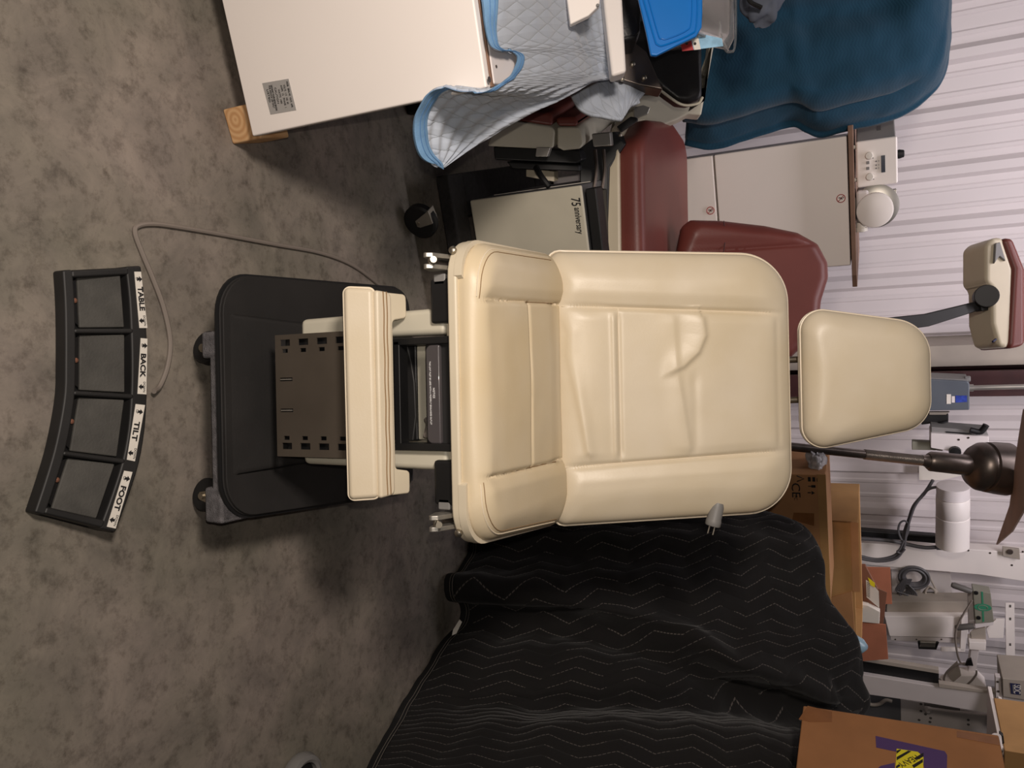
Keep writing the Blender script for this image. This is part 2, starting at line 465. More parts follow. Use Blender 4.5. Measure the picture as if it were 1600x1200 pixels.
def area(name, loc, target, size, power, color, sizey=None, spread=0):
    l = bpy.data.lights.new(name, 'AREA'); l.energy = power; l.color = color; l.size = size
    if sizey: l.shape = 'RECTANGLE'; l.size_y = sizey
    if spread: l.spread = math.radians(spread)
    o = bpy.data.objects.new(name, l); COL.objects.link(o); o.location = loc
    o.rotation_euler = (Vector(target) - Vector(loc)).to_track_quat('-Z', 'Y').to_euler()
    return o
area('work_lamp', (-.78, -.08, 1.78), (-.05, 1.6, .6), .28, 34, (1.0, .88, .78))
area('shop_ceiling_light', wf(.7, 3.0, 3.5), wf(.7, 4.7, 1.2), 3.2, 42, (.97, .90, .95), .35, 125)
area('phone_flash', CAM + Vector((-.05, -.02, .03)), CAM + FWD + Vector((-.05, 0, 0)), .015, 6.5, (1.0, .90, .80))
wd = bpy.data.worlds.new('world'); C.world = wd; wd.use_nodes = True
wd.node_tree.nodes['Background'].inputs['Color'].default_value = (.85, .82, .80, 1)
wd.node_tree.nodes['Background'].inputs['Strength'].default_value = .022

# ------------------------------------------------------------------ setting
fl = MB().add([(-5, -2.5, 0), (5.5, -2.5, 0), (5.5, 8, 0), (-5, 8, 0)], [[0, 1, 2, 3]]).build('floor', 'floor', smooth=None); structure(fl)
def ribbed_wall():
    D = 4.8; z0, z1 = 0.0, 4.2
    prof = [(-4.0, D)]
    s = -.238 - 13 * .285
    while s < 6.0:
        prof += [(s - .046, D), (s - .022, D - .032), (s + .022, D - .032), (s + .046, D)]
        for q in (.095, .19):
            c = s + q; prof += [(c - .016, D), (c - .008, D - .006), (c + .008, D - .006), (c + .016, D)]
        s += .285
    prof.append((6.2, D))
    prof = [p for p in prof if p[0] > -4.01]
    vs = []; fs = []
    for (q, d) in prof: vs += [wf(q, d, z0), wf(q, d, z1)]
    for i in range(len(prof) - 1): fs.append([2 * i, 2 * i + 2, 2 * i + 3, 2 * i + 1])
    k = len(vs); vs += [wf(-4, D + .1, z0), wf(6.2, D + .1, z0), wf(6.2, D + .1, z1), wf(-4, D + .1, z1)]
    fs.append([k, k + 3, k + 2, k + 1])
    return MB().add(vs, fs).build('wall_back', 'wall', smooth=20)
structure(ribbed_wall())
tr = MB().wbox(1.235, 1.355, 4.58, 4.8, 0, 4.2).build('trim_1', 'beige', bevel=.006); structure(tr)
tr = MB().wbox(1.36, 1.50, 4.50, 4.52, 0, 4.2).wbox(1.42, 1.44, 4.52, 4.78, 0, 4.2).wbox(1.36, 1.5, 4.755, 4.78, 0, 4.2).build('trim_2', 'maroon', bevel=.003); structure(tr)

# ================================================================== the cream examination chair
def pdist(x, y, pl):
    best = 9
    for (x0, y0), (x1, y1) in zip(pl, pl[1:]):
        dx, dy = x1 - x0, y1 - y0; t = max(0, min(1, ((x - x0) * dx + (y - y0) * dy) / (dx * dx + dy * dy)))
        best = min(best, math.hypot(x - x0 - dx * t, y - y0 - dy * t))
    return best
def pside(x, y, pl):
    best = 9; s = 0
    for (x0, y0), (x1, y1) in zip(pl, pl[1:]):
        dx, dy = x1 - x0, y1 - y0; t = max(0, min(1, ((x - x0) * dx + (y - y0) * dy) / (dx * dx + dy * dy)))
        d = math.hypot(x - x0 - dx * t, y - y0 - dy * t)
        if d < best: best = d; s = dx * (y - y0) - dy * (x - x0)
    return s > 0 if pl[-1][0] > pl[0][0] else s < 0
def rim_path(outline, c, q, thick, er, hfn, n=240, lift=.0004, erh=None):
    """points on a cushion's face at the fraction q from its centre"""
    out = resample(outline, n); c = Vector(c); r = []; erh = erh or er
    for p in out:
        R = (p - c).length; d = (1 - q) * R; w = c + (p - c) * q
        t = max(0, min(1, d / (erh * 1.25))); e = t * t * (3 - 2 * t)
        r.append(Vector((w.x, w.y, thick - er + er * math.sqrt(max(0, 1 - (1 - min(d, erh) / erh) ** 2)) + e * hfn(w.x, w.y) + lift)))
    return r
def exam_chair():
    t = thing('exam_chair', (0.01, 1.45, .13), 'powered examination chair in smooth cream vinyl with black base, centre of the photo', 'chair')
    cx = .012
    # --- base cover
    o = round_poly([(cx - .245, 1.136), (cx + .248, 1.136), (cx + .285, 1.82), (cx - .285, 1.82)], [.085, .085, .06, .06])
    b = MB().prism([(p.x, p.y, .160) for p in o], (0, 0, .004))
    o2 = round_poly([(cx - .243, 1.139), (cx + .246, 1.139), (cx + .283, 1.82), (cx - .283, 1.82)], [.083, .083, .06, .06])
    b.prism([(p.x, p.y, .162) for p in o2], (0, 0, .008))
    b.build('base_cover', 'blackb', t, bevel=.003, segs=3)
    lip = MB(); lip.prism([(p.x, p.y, .155) for p in round_poly([(cx - .249, 1.131), (cx + .252, 1.131), (cx + .289, 1.815), (cx - .289, 1.815)], [.088, .088, .06, .06])], (0, 0, .005))
    lip.build('base_trim', 'rubber', t)
    # raised middle of the base
    pl = MB()
    a = [(-.170, 1.150, .169), (.165, 1.150, .169), (.155, 1.80, .169), (-.155, 1.80, .169)]
    c = [(-.160, 1.17, .172), (.155, 1.17, .172), (.14, 1.80, .215), (-.14, 1.80, .215)]
    vs = [(x + cx, y, z) for x, y, z in a + c]
    pl.add(vs, [[3, 2, 1, 0], [4, 5, 6, 7], [0, 1, 5, 4], [1, 2, 6, 5], [2, 3, 7, 6], [3, 0, 4, 7]])
    pl.build('base_hump', 'blackb', t, bevel=.012, segs=3)
    # --- column behind the leg section
    MB().box((cx + .005, 1.52, .40), (.21, .30, .42)).build('column', 'shell2', t, bevel=.02)
    MB().box((cx, 1.345, .40), (.20, .03, .20)).build('inner_cover', 'black', t, bevel=.004)
    MB().box((cx, 1.345, .548), (.196, .02, .12)).build('inner_panel', 'shell2', t, bevel=.003)
    MB().prism([(cx - .100, 1.325, .40), (cx + .100, 1.325, .40), (cx + .100, 1.325, .492), (cx + .05, 1.325, .50), (cx - .02, 1.325, .498), (cx - .06, 1.325, .492), (cx - .10, 1.325, .482)], (0, .01, 0)).build('cover_plate', 'blackp', t, bevel=.003)
    MB().tube([(cx + .055, 1.31, .535), (cx + .065, 1.30, .545), (cx + .085, 1.275, .555)], .006).build('hose', 'cable', t)
    MB().box((cx + .045, 1.30, .56), (.03, .02, .02)).build('latch', 'black', t, bevel=.004)
    # --- two ivory rails of the leg section
    for s, x in ((-1, -.135), (1, .125)):
        r = MB(); xx = cx + x
        r.prism([(xx - .022, 1.262, .258), (xx + .022, 1.262, .258), (xx + .026, 1.262, .61), (xx - .026, 1.262, .61)], (0, .045, 0))
        r.build('leg_rail', 'shell2', t, bevel=.012, segs=3)
    for x in (-.098, .105):
        MB().box((cx + x, 1.262, .50), (.014, .03, .27)).build('inner_rail', 'black', t, bevel=.002)
    MB().box((cx, 1.262, .508), (.20, .03, .014)).build('cross_bar', 'black', t, bevel=.002)
    # --- slotted steel plate, slots cut through
    x0, x1, y, z0, z1 = cx - .122, cx + .126, 1.212, .236, .49
    holes = []
    for s, xs in ((-1, cx - .112), (1, cx + .098)):
        for k in range(4):
            zc = .262 + k * .047
            holes.append((xs, xs + .013, zc - .013, zc + .013))
            xi = xs + .019 if s < 0 else xs - .014
            holes.append((xi, xi + .008, zc - .008, zc + .007))
    for xs in (cx - .031, cx + .032): holes.append((xs - .0035, xs + .0035, .246, .280))
    xsn = sorted({x0, x1} | {h[0] for h in holes} | {h[1] for h in holes}); zsn = sorted({z0, z1} | {h[2] for h in holes} | {h[3] for h in holes})
    bmq = bmesh.new(); vm = {}
    def vv(i, k):
        if (i, k) not in vm: vm[i, k] = bmq.verts.new((xsn[i], y, zsn[k]))
        return vm[i, k]
    for i in range(len(xsn) - 1):
        for k in range(len(zsn) - 1):
            mxp, mzp = (xsn[i] + xsn[i + 1]) / 2, (zsn[k] + zsn[k + 1]) / 2
            if any(h[0] < mxp < h[1] and h[2] < mzp < h[3] for h in holes): continue
            bmq.faces.new((vv(i, k), vv(i + 1, k), vv(i + 1, k + 1), vv(i, k + 1)))
    me = bpy.data.meshes.new('slotted_plate'); bmq.to_mesh(me); bmq.free()
    pt = bpy.data.objects.new('slotted_plate', me); COL.objects.link(pt); finish(pt, 'steel', t, smooth=None, solid=.003)
    pt['label'] = 'bare steel plate with slots'
    MB().box((cx + .002, y + .028, .37), (.236, .03, .24)).build('plate_backing', 'black', t, bevel=.004)
    for xs in (cx - .031, cx + .032): MB().box((xs, y + .004, .263), (.0025, .01, .028)).build('slot_blade', 'chrome', pt)
    # --- footrest pad
    Mx = frame((cx - .002, 1.169, .4825), (1, 0, .005), (0, .42, 1))
    o = round_poly([(-.197, -.030), (.200, -.030), (.197, .027), (-.193, .027)], .010)
    fp = MB().prism([Mx @ Vector((p.x, p.y, -.05)) for p in o], Mx.to_3x3() @ Vector((0, 0, .055))).build('footrest_pad', 'cream', t, bevel=.010, segs=4)
    MB().tube([Mx @ Vector((p.x * 1.004, p.y * 1.02, -.004)) for p in round_poly([(-.197, -.030), (.200, -.030), (.197, .027), (-.193, .027)], .012)], .0022, 6, 0, True).build('piping', 'piping', fp)
    # top of the pad, welted, and the plastic tray under it
    Mt = frame((cx, 1.200, .506), (1, 0, 0), (0, 1, .25))
    o = round_poly([(-.192, -.020), (.196, -.020), (.193, .018), (-.190, .018)], [.006, .006, .012, .012])
    p2 = MB().prism([Mt @ Vector((p.x, p.y, -.018)) for p in o], Mt.to_3x3() @ Vector((0, 0, .0315))).build('footrest_pad_top', 'cream', t, bevel=.007, segs=4)
    for q in (-.004, .004):
        MB().tube([Mt @ Vector((x / 20 * .19, q + .0006 * math.sin(x * .7), .0142)) for x in range(-20, 21)], .0012, 5, 0).build('stitching', 'seam', p2)
    tray = [(-.190, 0), (.194, 0), (.196, .055), (.182, .056), (.152, .056), (.145, .020), (-.137, .020), (-.144, .056), (-.174, .056), (-.19, .055)]
    Ms = frame((cx, 1.205, .505), (1, 0, 0), (0, 1, .25))
    MB().prism([Ms @ Vector((p.x, p.y, -.012)) for p in round_poly(tray, .009)], Ms.to_3x3() @ Vector((0, 0, .022))).build('footrest_shell', 'shell', t, bevel=.004)
    # --- label plate under the seat front
    y = 1.262
    fr = round_poly([(cx - .098, .564), (cx + .106, .564), (cx + .106, .625), (cx - .098, .625)], .012)
    MB().prism([(p.x, y, p.y) for p in fr], (0, .06, 0)).build('drawer_frame', 'blackp', t, bevel=.003)
    fr = round_poly([(cx - .090, .571), (cx + .099, .571), (cx + .099, .602), (cx - .090, .602)], [.013, .013, .004, .004])
    MB().prism([(p.x, y - .011, p.y) for p in fr], (0, .012, 0)).build('drawer_face', 'greyplate', t, bevel=.004, segs=3)
    text('NOTICE', .0055, (cx + .002, y - .0118, .589), (1, 0, 0), (0, 0, 1), M['inkw'], 'lettering', t)
    text('THIS UNIT MUST BE USED WITH A PROPERLY GROUNDED OUTLET', .0042, (cx + .002, y - .0118, .5815), (1, 0, 0), (0, 0, 1), M['inkw'], 'lettering', t, fit=.12)
    # --- black brackets and cast clamps either side
    for s in (-1, 1):
        xb = cx + s * .172
        MB().box((xb, 1.30, .612), (.085, .10, .055)).build('bracket', 'black', t, bevel=.006)
        MB().box((cx + s * .212, 1.275, .606), (.022, .05, .026)).build('clamp_stub', 'graypl', t, bevel=.003)
        cl = None
        for q in (.232, .253):
            x = cx + s * q
            prof = round_poly([(1.205, .598), (1.245, .588), (1.300, .612), (1.300, .626), (1.262, .634), (1.215, .614)], .006)
            m_ = MB().prism([(x - .0045, p.x, p.y) for p in prof], (.009, 0, 0)).build('clamp_cheek', 'chrome', t, bevel=.0015)
            cl = cl or m_
        MB().cyl((cx + s * .229, 1.222, .604), (cx + s * .256, 1.222, .604), .004).build('clamp_pin', 'screw', cl)
        MB().cyl((cx + s * .2425, 1.215, .614), (cx + s * .2425, 1.205, .622), .006).build('clamp_bolt', 'screw', cl)
        MB().tube([(cx + s * .243, 1.25, .605), (cx + s * .246, 1.31, .628)], .005, 8, 0).build('clamp_lever', 'metaldark', cl)
        MB().cyl((cx + s * .118, 1.265, .628), (cx + s * .118, 1.255, .628), .005).build('bolt', 'screw', t)
    MB().box((cx, 1.45, .60), (.38, .28, .05)).build('seat_frame', 'black', t, bevel=.01)
    # --- seat shell and cushion (plan view outline)
    def seat_outline(g, fr=1.236):
        return round_poly([(cx - .280 - g, fr - g), (cx + .283 + g, fr - g), (cx + .318 + g * .5, 1.68), (cx - .312 - g * .5, 1.68)], [.075, .075, .05, .05])
    sh = MB().prism([(p.x, p.y, .632) for p in seat_outline(.003)], (0, 0, .020))
    sh.prism([(p.x, p.y, .606) for p in seat_outline(-.035)], (0, 0, .026))
    shell = sh.build('seat_shell', 'shell', t, bevel=.005, segs=3)
    # side wings of the shell stand a little higher than the middle
    for s in (-1, 1):
        o = [p for p in seat_outline(.004) if s * (p.x - cx) > .172]
        if s > 0: o = [Vector((cx + .172, 1.232))] + o
        inner = [Vector((cx + (p.x - cx) * .965, p.y + (.012 if p.y < 1.4 else 0))) for p in o]
        # an open wall: outer line and inner line
        key = (lambda p: (p.y > 1.26, p.y if p.y > 1.26 else s * p.x))
        o = sorted(o, key=key); inner = [Vector((cx + (p.x - cx) * .975, p.y + (.008 if p.y < 1.3 else 0))) for p in o]
        w = MB(); n = len(o); vs = []
        for p, q in zip(o, inner): vs += [(p.x, p.y, .648), (q.x, q.y, .648), (q.x, q.y, .664), (p.x, p.y, .664)]
        fs = [[0, 1, 2, 3], [4 * n - 1, 4 * n - 2, 4 * n - 3, 4 * n - 4]]
        for i in range(n - 1):
            for k in range(4): j = (k + 1) % 4; fs.append([4 * i + k, 4 * i + j, 4 * i + 4 + j, 4 * i + 4 + k])
        w.add(vs, fs); w.build('shell_wing', 'shell', shell, bevel=.002)
    for s in (-1, 1):
        bp_ = Vector((cx + s * .262, 1.247, .640))
        MB().lathe([(.0075, 0), (.0075, .006), (.0045, .009), (.0, .0095)], bp_, (s * .5, -1, 0), 16).build('shell_bolt', 'screw', shell)
    def sxs(u, y):
        f = (y - 1.25) / .42
        return .168 + .028 * f if u < 0 else .160 + .006 * f
    def seat_h(x, y):
        u = x - cx; sx = sxs(u, y)
        h = -.006 * math.exp(-((abs(u) - sx) / .0045) ** 2)
        h += .008 * sstep(abs(u), sx, sx + .03) * (1 - sstep(abs(u), .235, .30))
        if abs(u) < sx:
            ys = 1.463
            h += -.005 * math.exp(-((y - ys) / .004) ** 2) + .003 * sstep(ys - y, .004, .02) - .003 * (1 - sstep(y, ys, ys + .004)) * 0
            h += .003 * math.cos(u / sx * PI / 2) * sstep(y, 1.28, 1.34)
            h -= .006 * sstep(y, 1.56, 1.62)
        h += .0012 * noise.noise(Vector((x * 14, y * 14, 3)))
        return h
    o = round_poly([(cx - .279, 1.240), (cx + .282, 1.240), (cx + .318, 1.665), (cx - .312, 1.665)], [.085, .085, .05, .05])
    sc = (cx, 1.46)
    seat = cushion('seat_cushion', o, .058, .034, seat_h, Matrix.Translation((0, 0, .638)), M['cream2'], t, n=300, rings=110, center=sc, back=.006, erh=.045)
    def seat_surf(x, y): return .638 + .058 + seat_h(x, y)
    # double stitched welt on the two side panels
    for q, mm in ((.958, 'piping'), (.938, 'seam')):
        rp = rim_path(o, sc, q, .058, .034, seat_h, erh=.045)
        for s in (-1, 1):
            sel = [p for p in rp if s * (p.x - cx) > .168 and p.y < 1.60]
            sel.sort(key=lambda p: math.atan2(p.y - 1.46, s * (p.x - cx)))
            MB().tube([p + Vector((0, 0, .638)) for p in sel], .0013 if mm == 'piping' else .0009, 5, 0).build('welt', mm, seat)
    for s in (-1, 1):
        yy = [1.262 + .0122 * k for k in range(29)]
        MB().tube([(cx + s * sxs(s, y_), y_, seat_surf(cx + s * sxs(s, y_), y_) + .0002 - (.006 if y_ < 1.27 else 0)) for y_ in yy], .0011, 5, 0).build('seam', 'seam', seat)
    MB().tube([(cx - .17 + .33 * k / 30, 1.463, seat_surf(cx - .17 + .33 * k / 30, 1.463)) for k in range(31)], .0011, 5, 0).build('seam', 'seam', seat)
    # --- back cushion on a leaning plane
    Bo = Vector((cx - .003, 1.632, .690)); Bt = Vector((cx - .006, 1.906, 1.174))
    By = (Bt - Bo).normalized(); H = (Bt - Bo).length
    Mb = frame(Bo, (1, 0, 0), By)
    o = round_poly([(-.316, -.015), (.322, -.015), (.305, H), (-.302, H)], [.03, .03, .105, .115], 14)
    def back_h(x, y):
        f = y / H; ax = abs(x); sx = .186 - .026 * f
        h = -.007 * math.exp(-((ax - sx) / .0055) ** 2) * (1 - sstep(f, .95, 1.0))
        h += .009 * sstep(ax, sx, sx + .04) * (1 - sstep(ax, .235, .31)) * sstep(f, 1.02, .86)
        if ax < sx + .01:
            e = sstep(sx - ax, 0, .03)
            # cross seam, puffed cloth either side
            ys = .139
            h += e * (-.0035 * math.exp(-((y - ys - .003) / .005) ** 2) + .0045 * math.exp(-((y - ys + .010) / .007) ** 2))
            h += .006 * e * math.sin(max(0, min(1, y / ys)) * PI)
            # wavy crease just above the seat
            d1 = pdist(x, y, [(-.16, .012), (-.125, .026), (-.075, .022), (.0, .038), (.075, .052), (.15, .064)])
            h += e * .0060 * math.exp(-(d1 / (.016 if pside(x, y, [(-.16, .012), (-.125, .026), (-.075, .022), (.0, .038), (.075, .052), (.15, .064)]) else .008)) ** 2)
            # worn fold across the middle: a soft step
            d2 = pdist(x, y, [(-.155, .268), (-.05, .272), (.05, .285), (.15, .298)])
            k = sstep(ax, .175, .14)
            h += k * .0050 * math.exp(-(d2 / (.010 if pside(x, y, [(-.155, .268), (-.05, .272), (.05, .285), (.15, .298)]) else .03)) ** 2) * (.5 + .5 * sstep(x, -.03, .01)) - k * .0025 * math.exp(-(((y - .318) / .010) ** 2)) * sstep(x, -.04, .0)
            # curled pucker, upper left of the fold
            d3 = pdist(x, y, [(-.020, .234), (-.044, .290), (-.075, .324), (-.112, .340), (-.150, .336)])
            ins = sstep(-.02 - x, 0, .05) * (1 - sstep(y + x * .25, .305, .32))
            pl3 = [(-.020, .234), (-.044, .290), (-.075, .324), (-.112, .340), (-.150, .336)]
            h += .0065 * math.exp(-(d3 / (.0075 if pside(x, y, pl3) else .034)) ** 2) * sstep(y, .232, .275)
            # top roll
            h -= .004 * math.exp(-((f - .93) / .014) ** 2) * e
            h += .005 * e * sstep(f, .45, .7)
        h += .0014 * noise.noise(Vector((x * 13, y * 13, 8)))
        return h
    back = cushion('back_cushion', o, .085, .036, back_h, Mb @ Matrix.Translation((0, 0, -.085)), M['cream'], t, n=340, rings=170, center=(0, H * .5), back=.006, erh=.075)
    MB().tube([Mb @ Vector((p.x * 1.008, (p.y - H / 2) * 1.009 + H / 2, -.040)) for p in resample(o, 200)], .0032, 6, 0, True).build('piping', 'piping', back)
    for s in (-1, 1):
        MB().tube([Mb @ Vector((s * (.186 - .026 * f), f * H, back_h(s * (.186 - .026 * f), f * H) + .0004)) for f in [.02 + .9 * k / 50 for k in range(51)]], .0011, 5, 0).build('seam', 'piping', back)
    MB().tube([Mb @ Vector((-.178 + .356 * k / 40, .142, back_h(-.178 + .356 * k / 40, .142) + .0003)) for k in range(41)], .0011, 5, 0).build('seam', 'piping', back)
    o3 = round_poly([(-.306, 0), (.312, 0), (.296, H - .008), (-.293, H - .008)], [.03, .03, .10, .11], 10)
    MB().prism([Mb @ Vector((p.x, p.y, -.125)) for p in o3], Mb.to_3x3() @ Vector((0, 0, .045))).build('back_shell', 'shell', t, bevel=.01)
    for (x, y) in ((.277, H - .052), (.285, H - .062), (-.272, H - .045)):
        MB().lathe([(.0055, 0), (.0065, .004), (.003, .007)], Mb @ Vector((x, y, -.09)), Mb.to_3x3() @ Vector((x, .25, 0)), 12).build('back_screw', 'screw', back)
    # --- headrest
    Ho = P(1257, 592, 1.835); Ht = P(1461, 592, 1.80)
    Hy = (Ht - Ho); HL = Hy.length
    Mh = frame(Ho, (1, 0, 0), Hy)
    o = round_poly([(-.174, 0.0), (.177, 0.0), (.116, HL), (-.124, HL)], [.05, .05, .075, .085], 12)
    def head_h(x, y):
        return .006 * (1 - (x / .2) ** 2) + .001 * noise.noise(Vector((x * 12, y * 12, 1)))
    hr = cushion('headrest', o, .066, .030, head_h, Mh @ Matrix.Translation((0, 0, -.066)), M['cream'], t, n=240, rings=60, center=(0, HL * .48), crown=.004, back=.006, erh=.05)
    for z in (-.030, -.046):
        MB().tube([Mh @ Vector((p.x * 1.004, (p.y - HL / 2) * 1.004 + HL / 2, z)) for p in resample(o, 160)], .0026, 6, 0, True).build('piping', 'piping', hr)
    o = round_poly([(-.165, .008), (.168, .008), (.108, HL - .01), (-.115, HL - .01)], .05, 8)
    MB().prism([Mh @ Vector((p.x, p.y, -.105)) for p in o], Mh.to_3x3() @ Vector((0, 0, .045))).build('headrest_shell', 'shell', hr, bevel=.01)
    for s in (-1, 1):
        MB().cyl(Mb @ Vector((s * .05, H - .12, -.105)), Mh @ Vector((s * .05, .06, -.085)), .008).build('headrest_post', 'screw', t)
    # --- mains plug hooked at the side of the back
    q = P(1117, 806, 1.80); ax = (P(1111, 830, 1.80) - q).normalized()
    px_ = frame(q, ax, UP)
    pl = MB().lathe([(.0135, -.032), (.016, -.02), (.0165, .006), (.018, .012), (.018, .022), (.0165, .024)], q, ax, 20).build('mains_plug', 'graypl', t)
    for off in (-.006, .006):
        z = px_.to_3x3() @ Vector((.0, off, 0))
        MB().box(q + ax * .034 + z, (.020, .0018, .006), tuple(px_.to_3x3().col)).build('plug_pin', 'screw', pl)
    MB().tube([q - ax * .03, q - ax * .07 + UP * .0, q - ax * .11 - UP * .04], .005).build('plug_cord', 'cable', pl)
    return t
exam_chair()

# ================================================================== dolly under the chair
def chair_dolly():
    t = thing('furniture_dolly', (.08, 1.4, 0), 'grey carpeted furniture dolly with black casters under the cream chair', 'dolly')
    MB().box((.075, 1.217, .141), (.390, .155, .026)).build('end_board', 'carpet', t, bevel=.006)
    for x0, x1 in ((-.119, -.065), (.197, .269)):
        MB().box(((x0 + x1) / 2, 1.217, .131), (x1 - x0, .157, .046)).build('end_pad', 'carpet', t, bevel=.006)
    MB().box((.075, 1.77, .137), (.390, .155, .034)).build('end_board', 'carpet', t, bevel=.006)
    for x in (-.07, .22): MB().box((x, 1.49, .137), (.08, .42, .034)).build('side_rail', 'carpet', t, bevel=.006)
    for (x, y) in ((-.092, 1.225), (.226, 1.215), (-.092, 1.77), (.226, 1.77)):
        w = MB().lathe([(.008, -.013), (.032, -.013), (.036, -.009), (.036, .009), (.032, .013), (.008, .013)], (x, y, .037), (.25, 1, 0), 28).build('caster', 'rubber', t)
        f = MB()
        for q in (-.018, .018): f.prism([(x - .008, y + q, .030), (x + .008, y + q, .030), (x + .03, y + q, .106), (x - .02, y + q, .106)], (0, .002, 0))
        f.build('caster_fork', 'screw', w)
        MB().cyl((x, y - .022, .037), (x, y + .022, .037), .007).build('caster_axle', 'screw', w)
chair_dolly()

# ================================================================== foot control
def zpx(l): return [(x * .41667, 380 + y * .41667) for x, y in l]
def foot_control():
    t = thing('foot_control', (0, .95, 0), 'black arc-shaped foot control with four pedals on the concrete floor', 'foot control')
    Fo = [(98, 422), (101, 470), (102, 517), (102, 566), (101, 613), (94, 660), (84, 706), (70, 753), (54, 801)]
    Bo = [(221, 415), (227, 466), (230, 517), (231.5, 569), (230.5, 621), (227, 673), (218, 724), (201, 778), (181, 832)]
    zf, zb = .030, .052
    Fw = [pZ(x, y, zf) for x, y in Fo]; Bw = [pZ(x, y, zb) for x, y in Bo]
    K = 40
    Fs = spline(Fw, 8); Bs = spline(Bw, 8); K = len(Fs) - 1
    def at(u, f, dz=0):      # u 0..1 along the arc, f 0..1 front to back
        a = u * K; i = min(int(a), K - 1); w = a - i
        p = Fs[i].lerp(Fs[i + 1], w).lerp(Bs[i].lerp(Bs[i + 1], w), f); return p + UP * dz
    # u of each divider from its place along the back edge
    div = [.018, .25, .5, .75, .982]
    hb = MB()
    def strip(u0, u1, f0, f1, zlow, dz=0, n=24):
        us = [u0 + (u1 - u0) * k / n for k in range(n + 1)]
        vs = []
        for u in us:
            a, b = at(u, f0, dz), at(u, f1, dz)
            vs += [a, b, Vector((b.x, b.y, zlow)), Vector((a.x, a.y, zlow))]
        fs = [[0, 1, 2, 3], [4 * n + 3, 4 * n + 2, 4 * n + 1, 4 * n]]
        for i in range(n):
            for k in range(4): j = (k + 1) % 4; fs.append([4 * i + k, 4 * i + j, 4 * i + 4 + j, 4 * i + 4 + k])
        hb.add(vs, fs)
    strip(0, 1, 0, .125, 0); strip(0, 1, .79, 1, 0)
    for k, d in enumerate(div):
        w = .014 if 0 < k < 4 else .02
        strip(max(0, d - w / 1.4), min(1, d + w / 1.4), .10, .82, .0, .001, 2)
    hs = hb.build('housing', 'blackp', t, bevel=.004, segs=2)
    b2 = MB(); n = 24; vs = []
    us = [k / n for k in range(n + 1)]
    poly = [Vector((at(u, .05).x, at(u, .05).y, 0.002)) for u in us] + [Vector((at(u, .95).x, at(u, .95).y, 0.002)) for u in us[::-1]]
    b2.prism(poly, UP * .008); b2.build('floor_plate', 'black', t)
    names = ['TABLE', 'BACK', 'TILT', 'FOOT']
    lab = [[(503, 107), (528, 107), (552, 318), (522, 318)], [(527, 356), (552, 358), (548, 567), (515, 565)],
           [(508, 603), (543, 607), (505, 818), (475, 812)], [(465, 853), (496, 858), (433, 1070), (400, 1063)]]
    for k in range(4):
        u0, u1 = div[k] + .014, div[k + 1] - .014
        a, b, c, d = at(u0, .23, -.016), at(u1, .23, -.016), at(u1, .735, -.006), at(u0, .735, -.006)
        pd = MB().prism([a, b, c, d], (0, 0, -.006)).build('pedal', 'pedal', t, bevel=.0025, segs=3)
        # hinge lip with a copper screw, in the dark gap in front of the tread
        a2, b2_, c2, d2 = at(u0 + .02, .135, -.014), at(u1 - .03, .135, -.014), at(u1 - .01, .215, -.016), at(u0 + .004, .215, -.016)
        MB().prism([a2, b2_, c2, d2], (0, 0, -.004)).build('pedal_hinge', 'black', pd)
        s = at((u0 + u1) / 2 - .01, .165, -.012)
        MB().lathe([(.0045, -.003), (.0045, .0015), (.002, .003)], s, UP, 12).build('pedal_screw', 'copper', pd)
        # the white label with its word, arrows and small words
        L = zpx(lab[k]); nrm = (at(.5, 1) - at(.5, .8)); nrm = Vector((0, -nrm.z, nrm.y)).normalized()
        def top(p):          # onto the sloping back rail
            for it in range(6):
                z = .05 if it == 0 else zz
                q = pZ(p[0], p[1], z)
                bu = min(range(0, 201), key=lambda m_: (at(m_ / 200, .9).xy - q.xy).length) / 200
                f0, b0 = at(bu, 0), at(bu, 1); f = (q.xy - f0.xy).dot((b0 - f0).xy) / (b0 - f0).xy.length_squared
                zz = at(bu, f).z + .0004
            return pZ(p[0], p[1], zz)
        W4 = [top(p) for p in L]
        lp = MB().prism(W4, UP * .0008).build('label_plate', 'label', t)
        ctr = sum(W4, Vector()) / 4 + UP * .001
        xd = ((W4[3] + W4[2]) - (W4[0] + W4[1])); ln = xd.length / 4; xd.normalize()
        yd = ((W4[1] + W4[2]) - (W4[0] + W4[3])).normalized()
        wd_ = (W4[1] - W4[0]).length
        text(names[k], .0145, ctr - xd * ln * .04 + yd * wd_ * (-.06 if k else .05), xd, yd, M['ink'], 'lettering', lp, bold=.035, fit=.047 if k in (0, 1, 3) else .038, shear=.0)
        for sgn, wv, wy in ((-1, 'UP', -.26), (1, 'DOWN', .26)):
            e = ctr + xd * ln * .74 * sgn
            dr = xd * sgn * -1 if False else (yd if sgn < 0 else -yd)
            A = MB(); w1, h1 = .0055, .006
            q = e + yd * (wd_ * .08 if sgn < 0 else -wd_ * .14)
            pts = [(-w1, 0), (0, h1), (w1, 0), (w1 * .45, 0), (w1 * .45, -h1 * .7), (-w1 * .45, -h1 * .7), (-w1 * .45, 0)]
            A.prism([q + xd * px * (-1 if sgn > 0 else 1) + dr * py for px, py in pts], UP * .0005)
            A.build('arrow', 'ink', lp)
            text(wv, .0062, e + yd * wd_ * wy, xd, yd, M['ink'], 'lettering', lp)
foot_control()
cb = [(234, 612), (250, 603), (262, 572), (266, 532), (256, 482), (240, 438), (222, 395), (211, 364), (216, 353), (240, 350), (280, 355), (350, 367), (430, 382), (500, 395), (550, 414), (590, 443), (622, 472), (640, 492)]
pts = [pZ(x, y, .006) for x, y in cb]; pts[0] = pts[0] + UP * .012
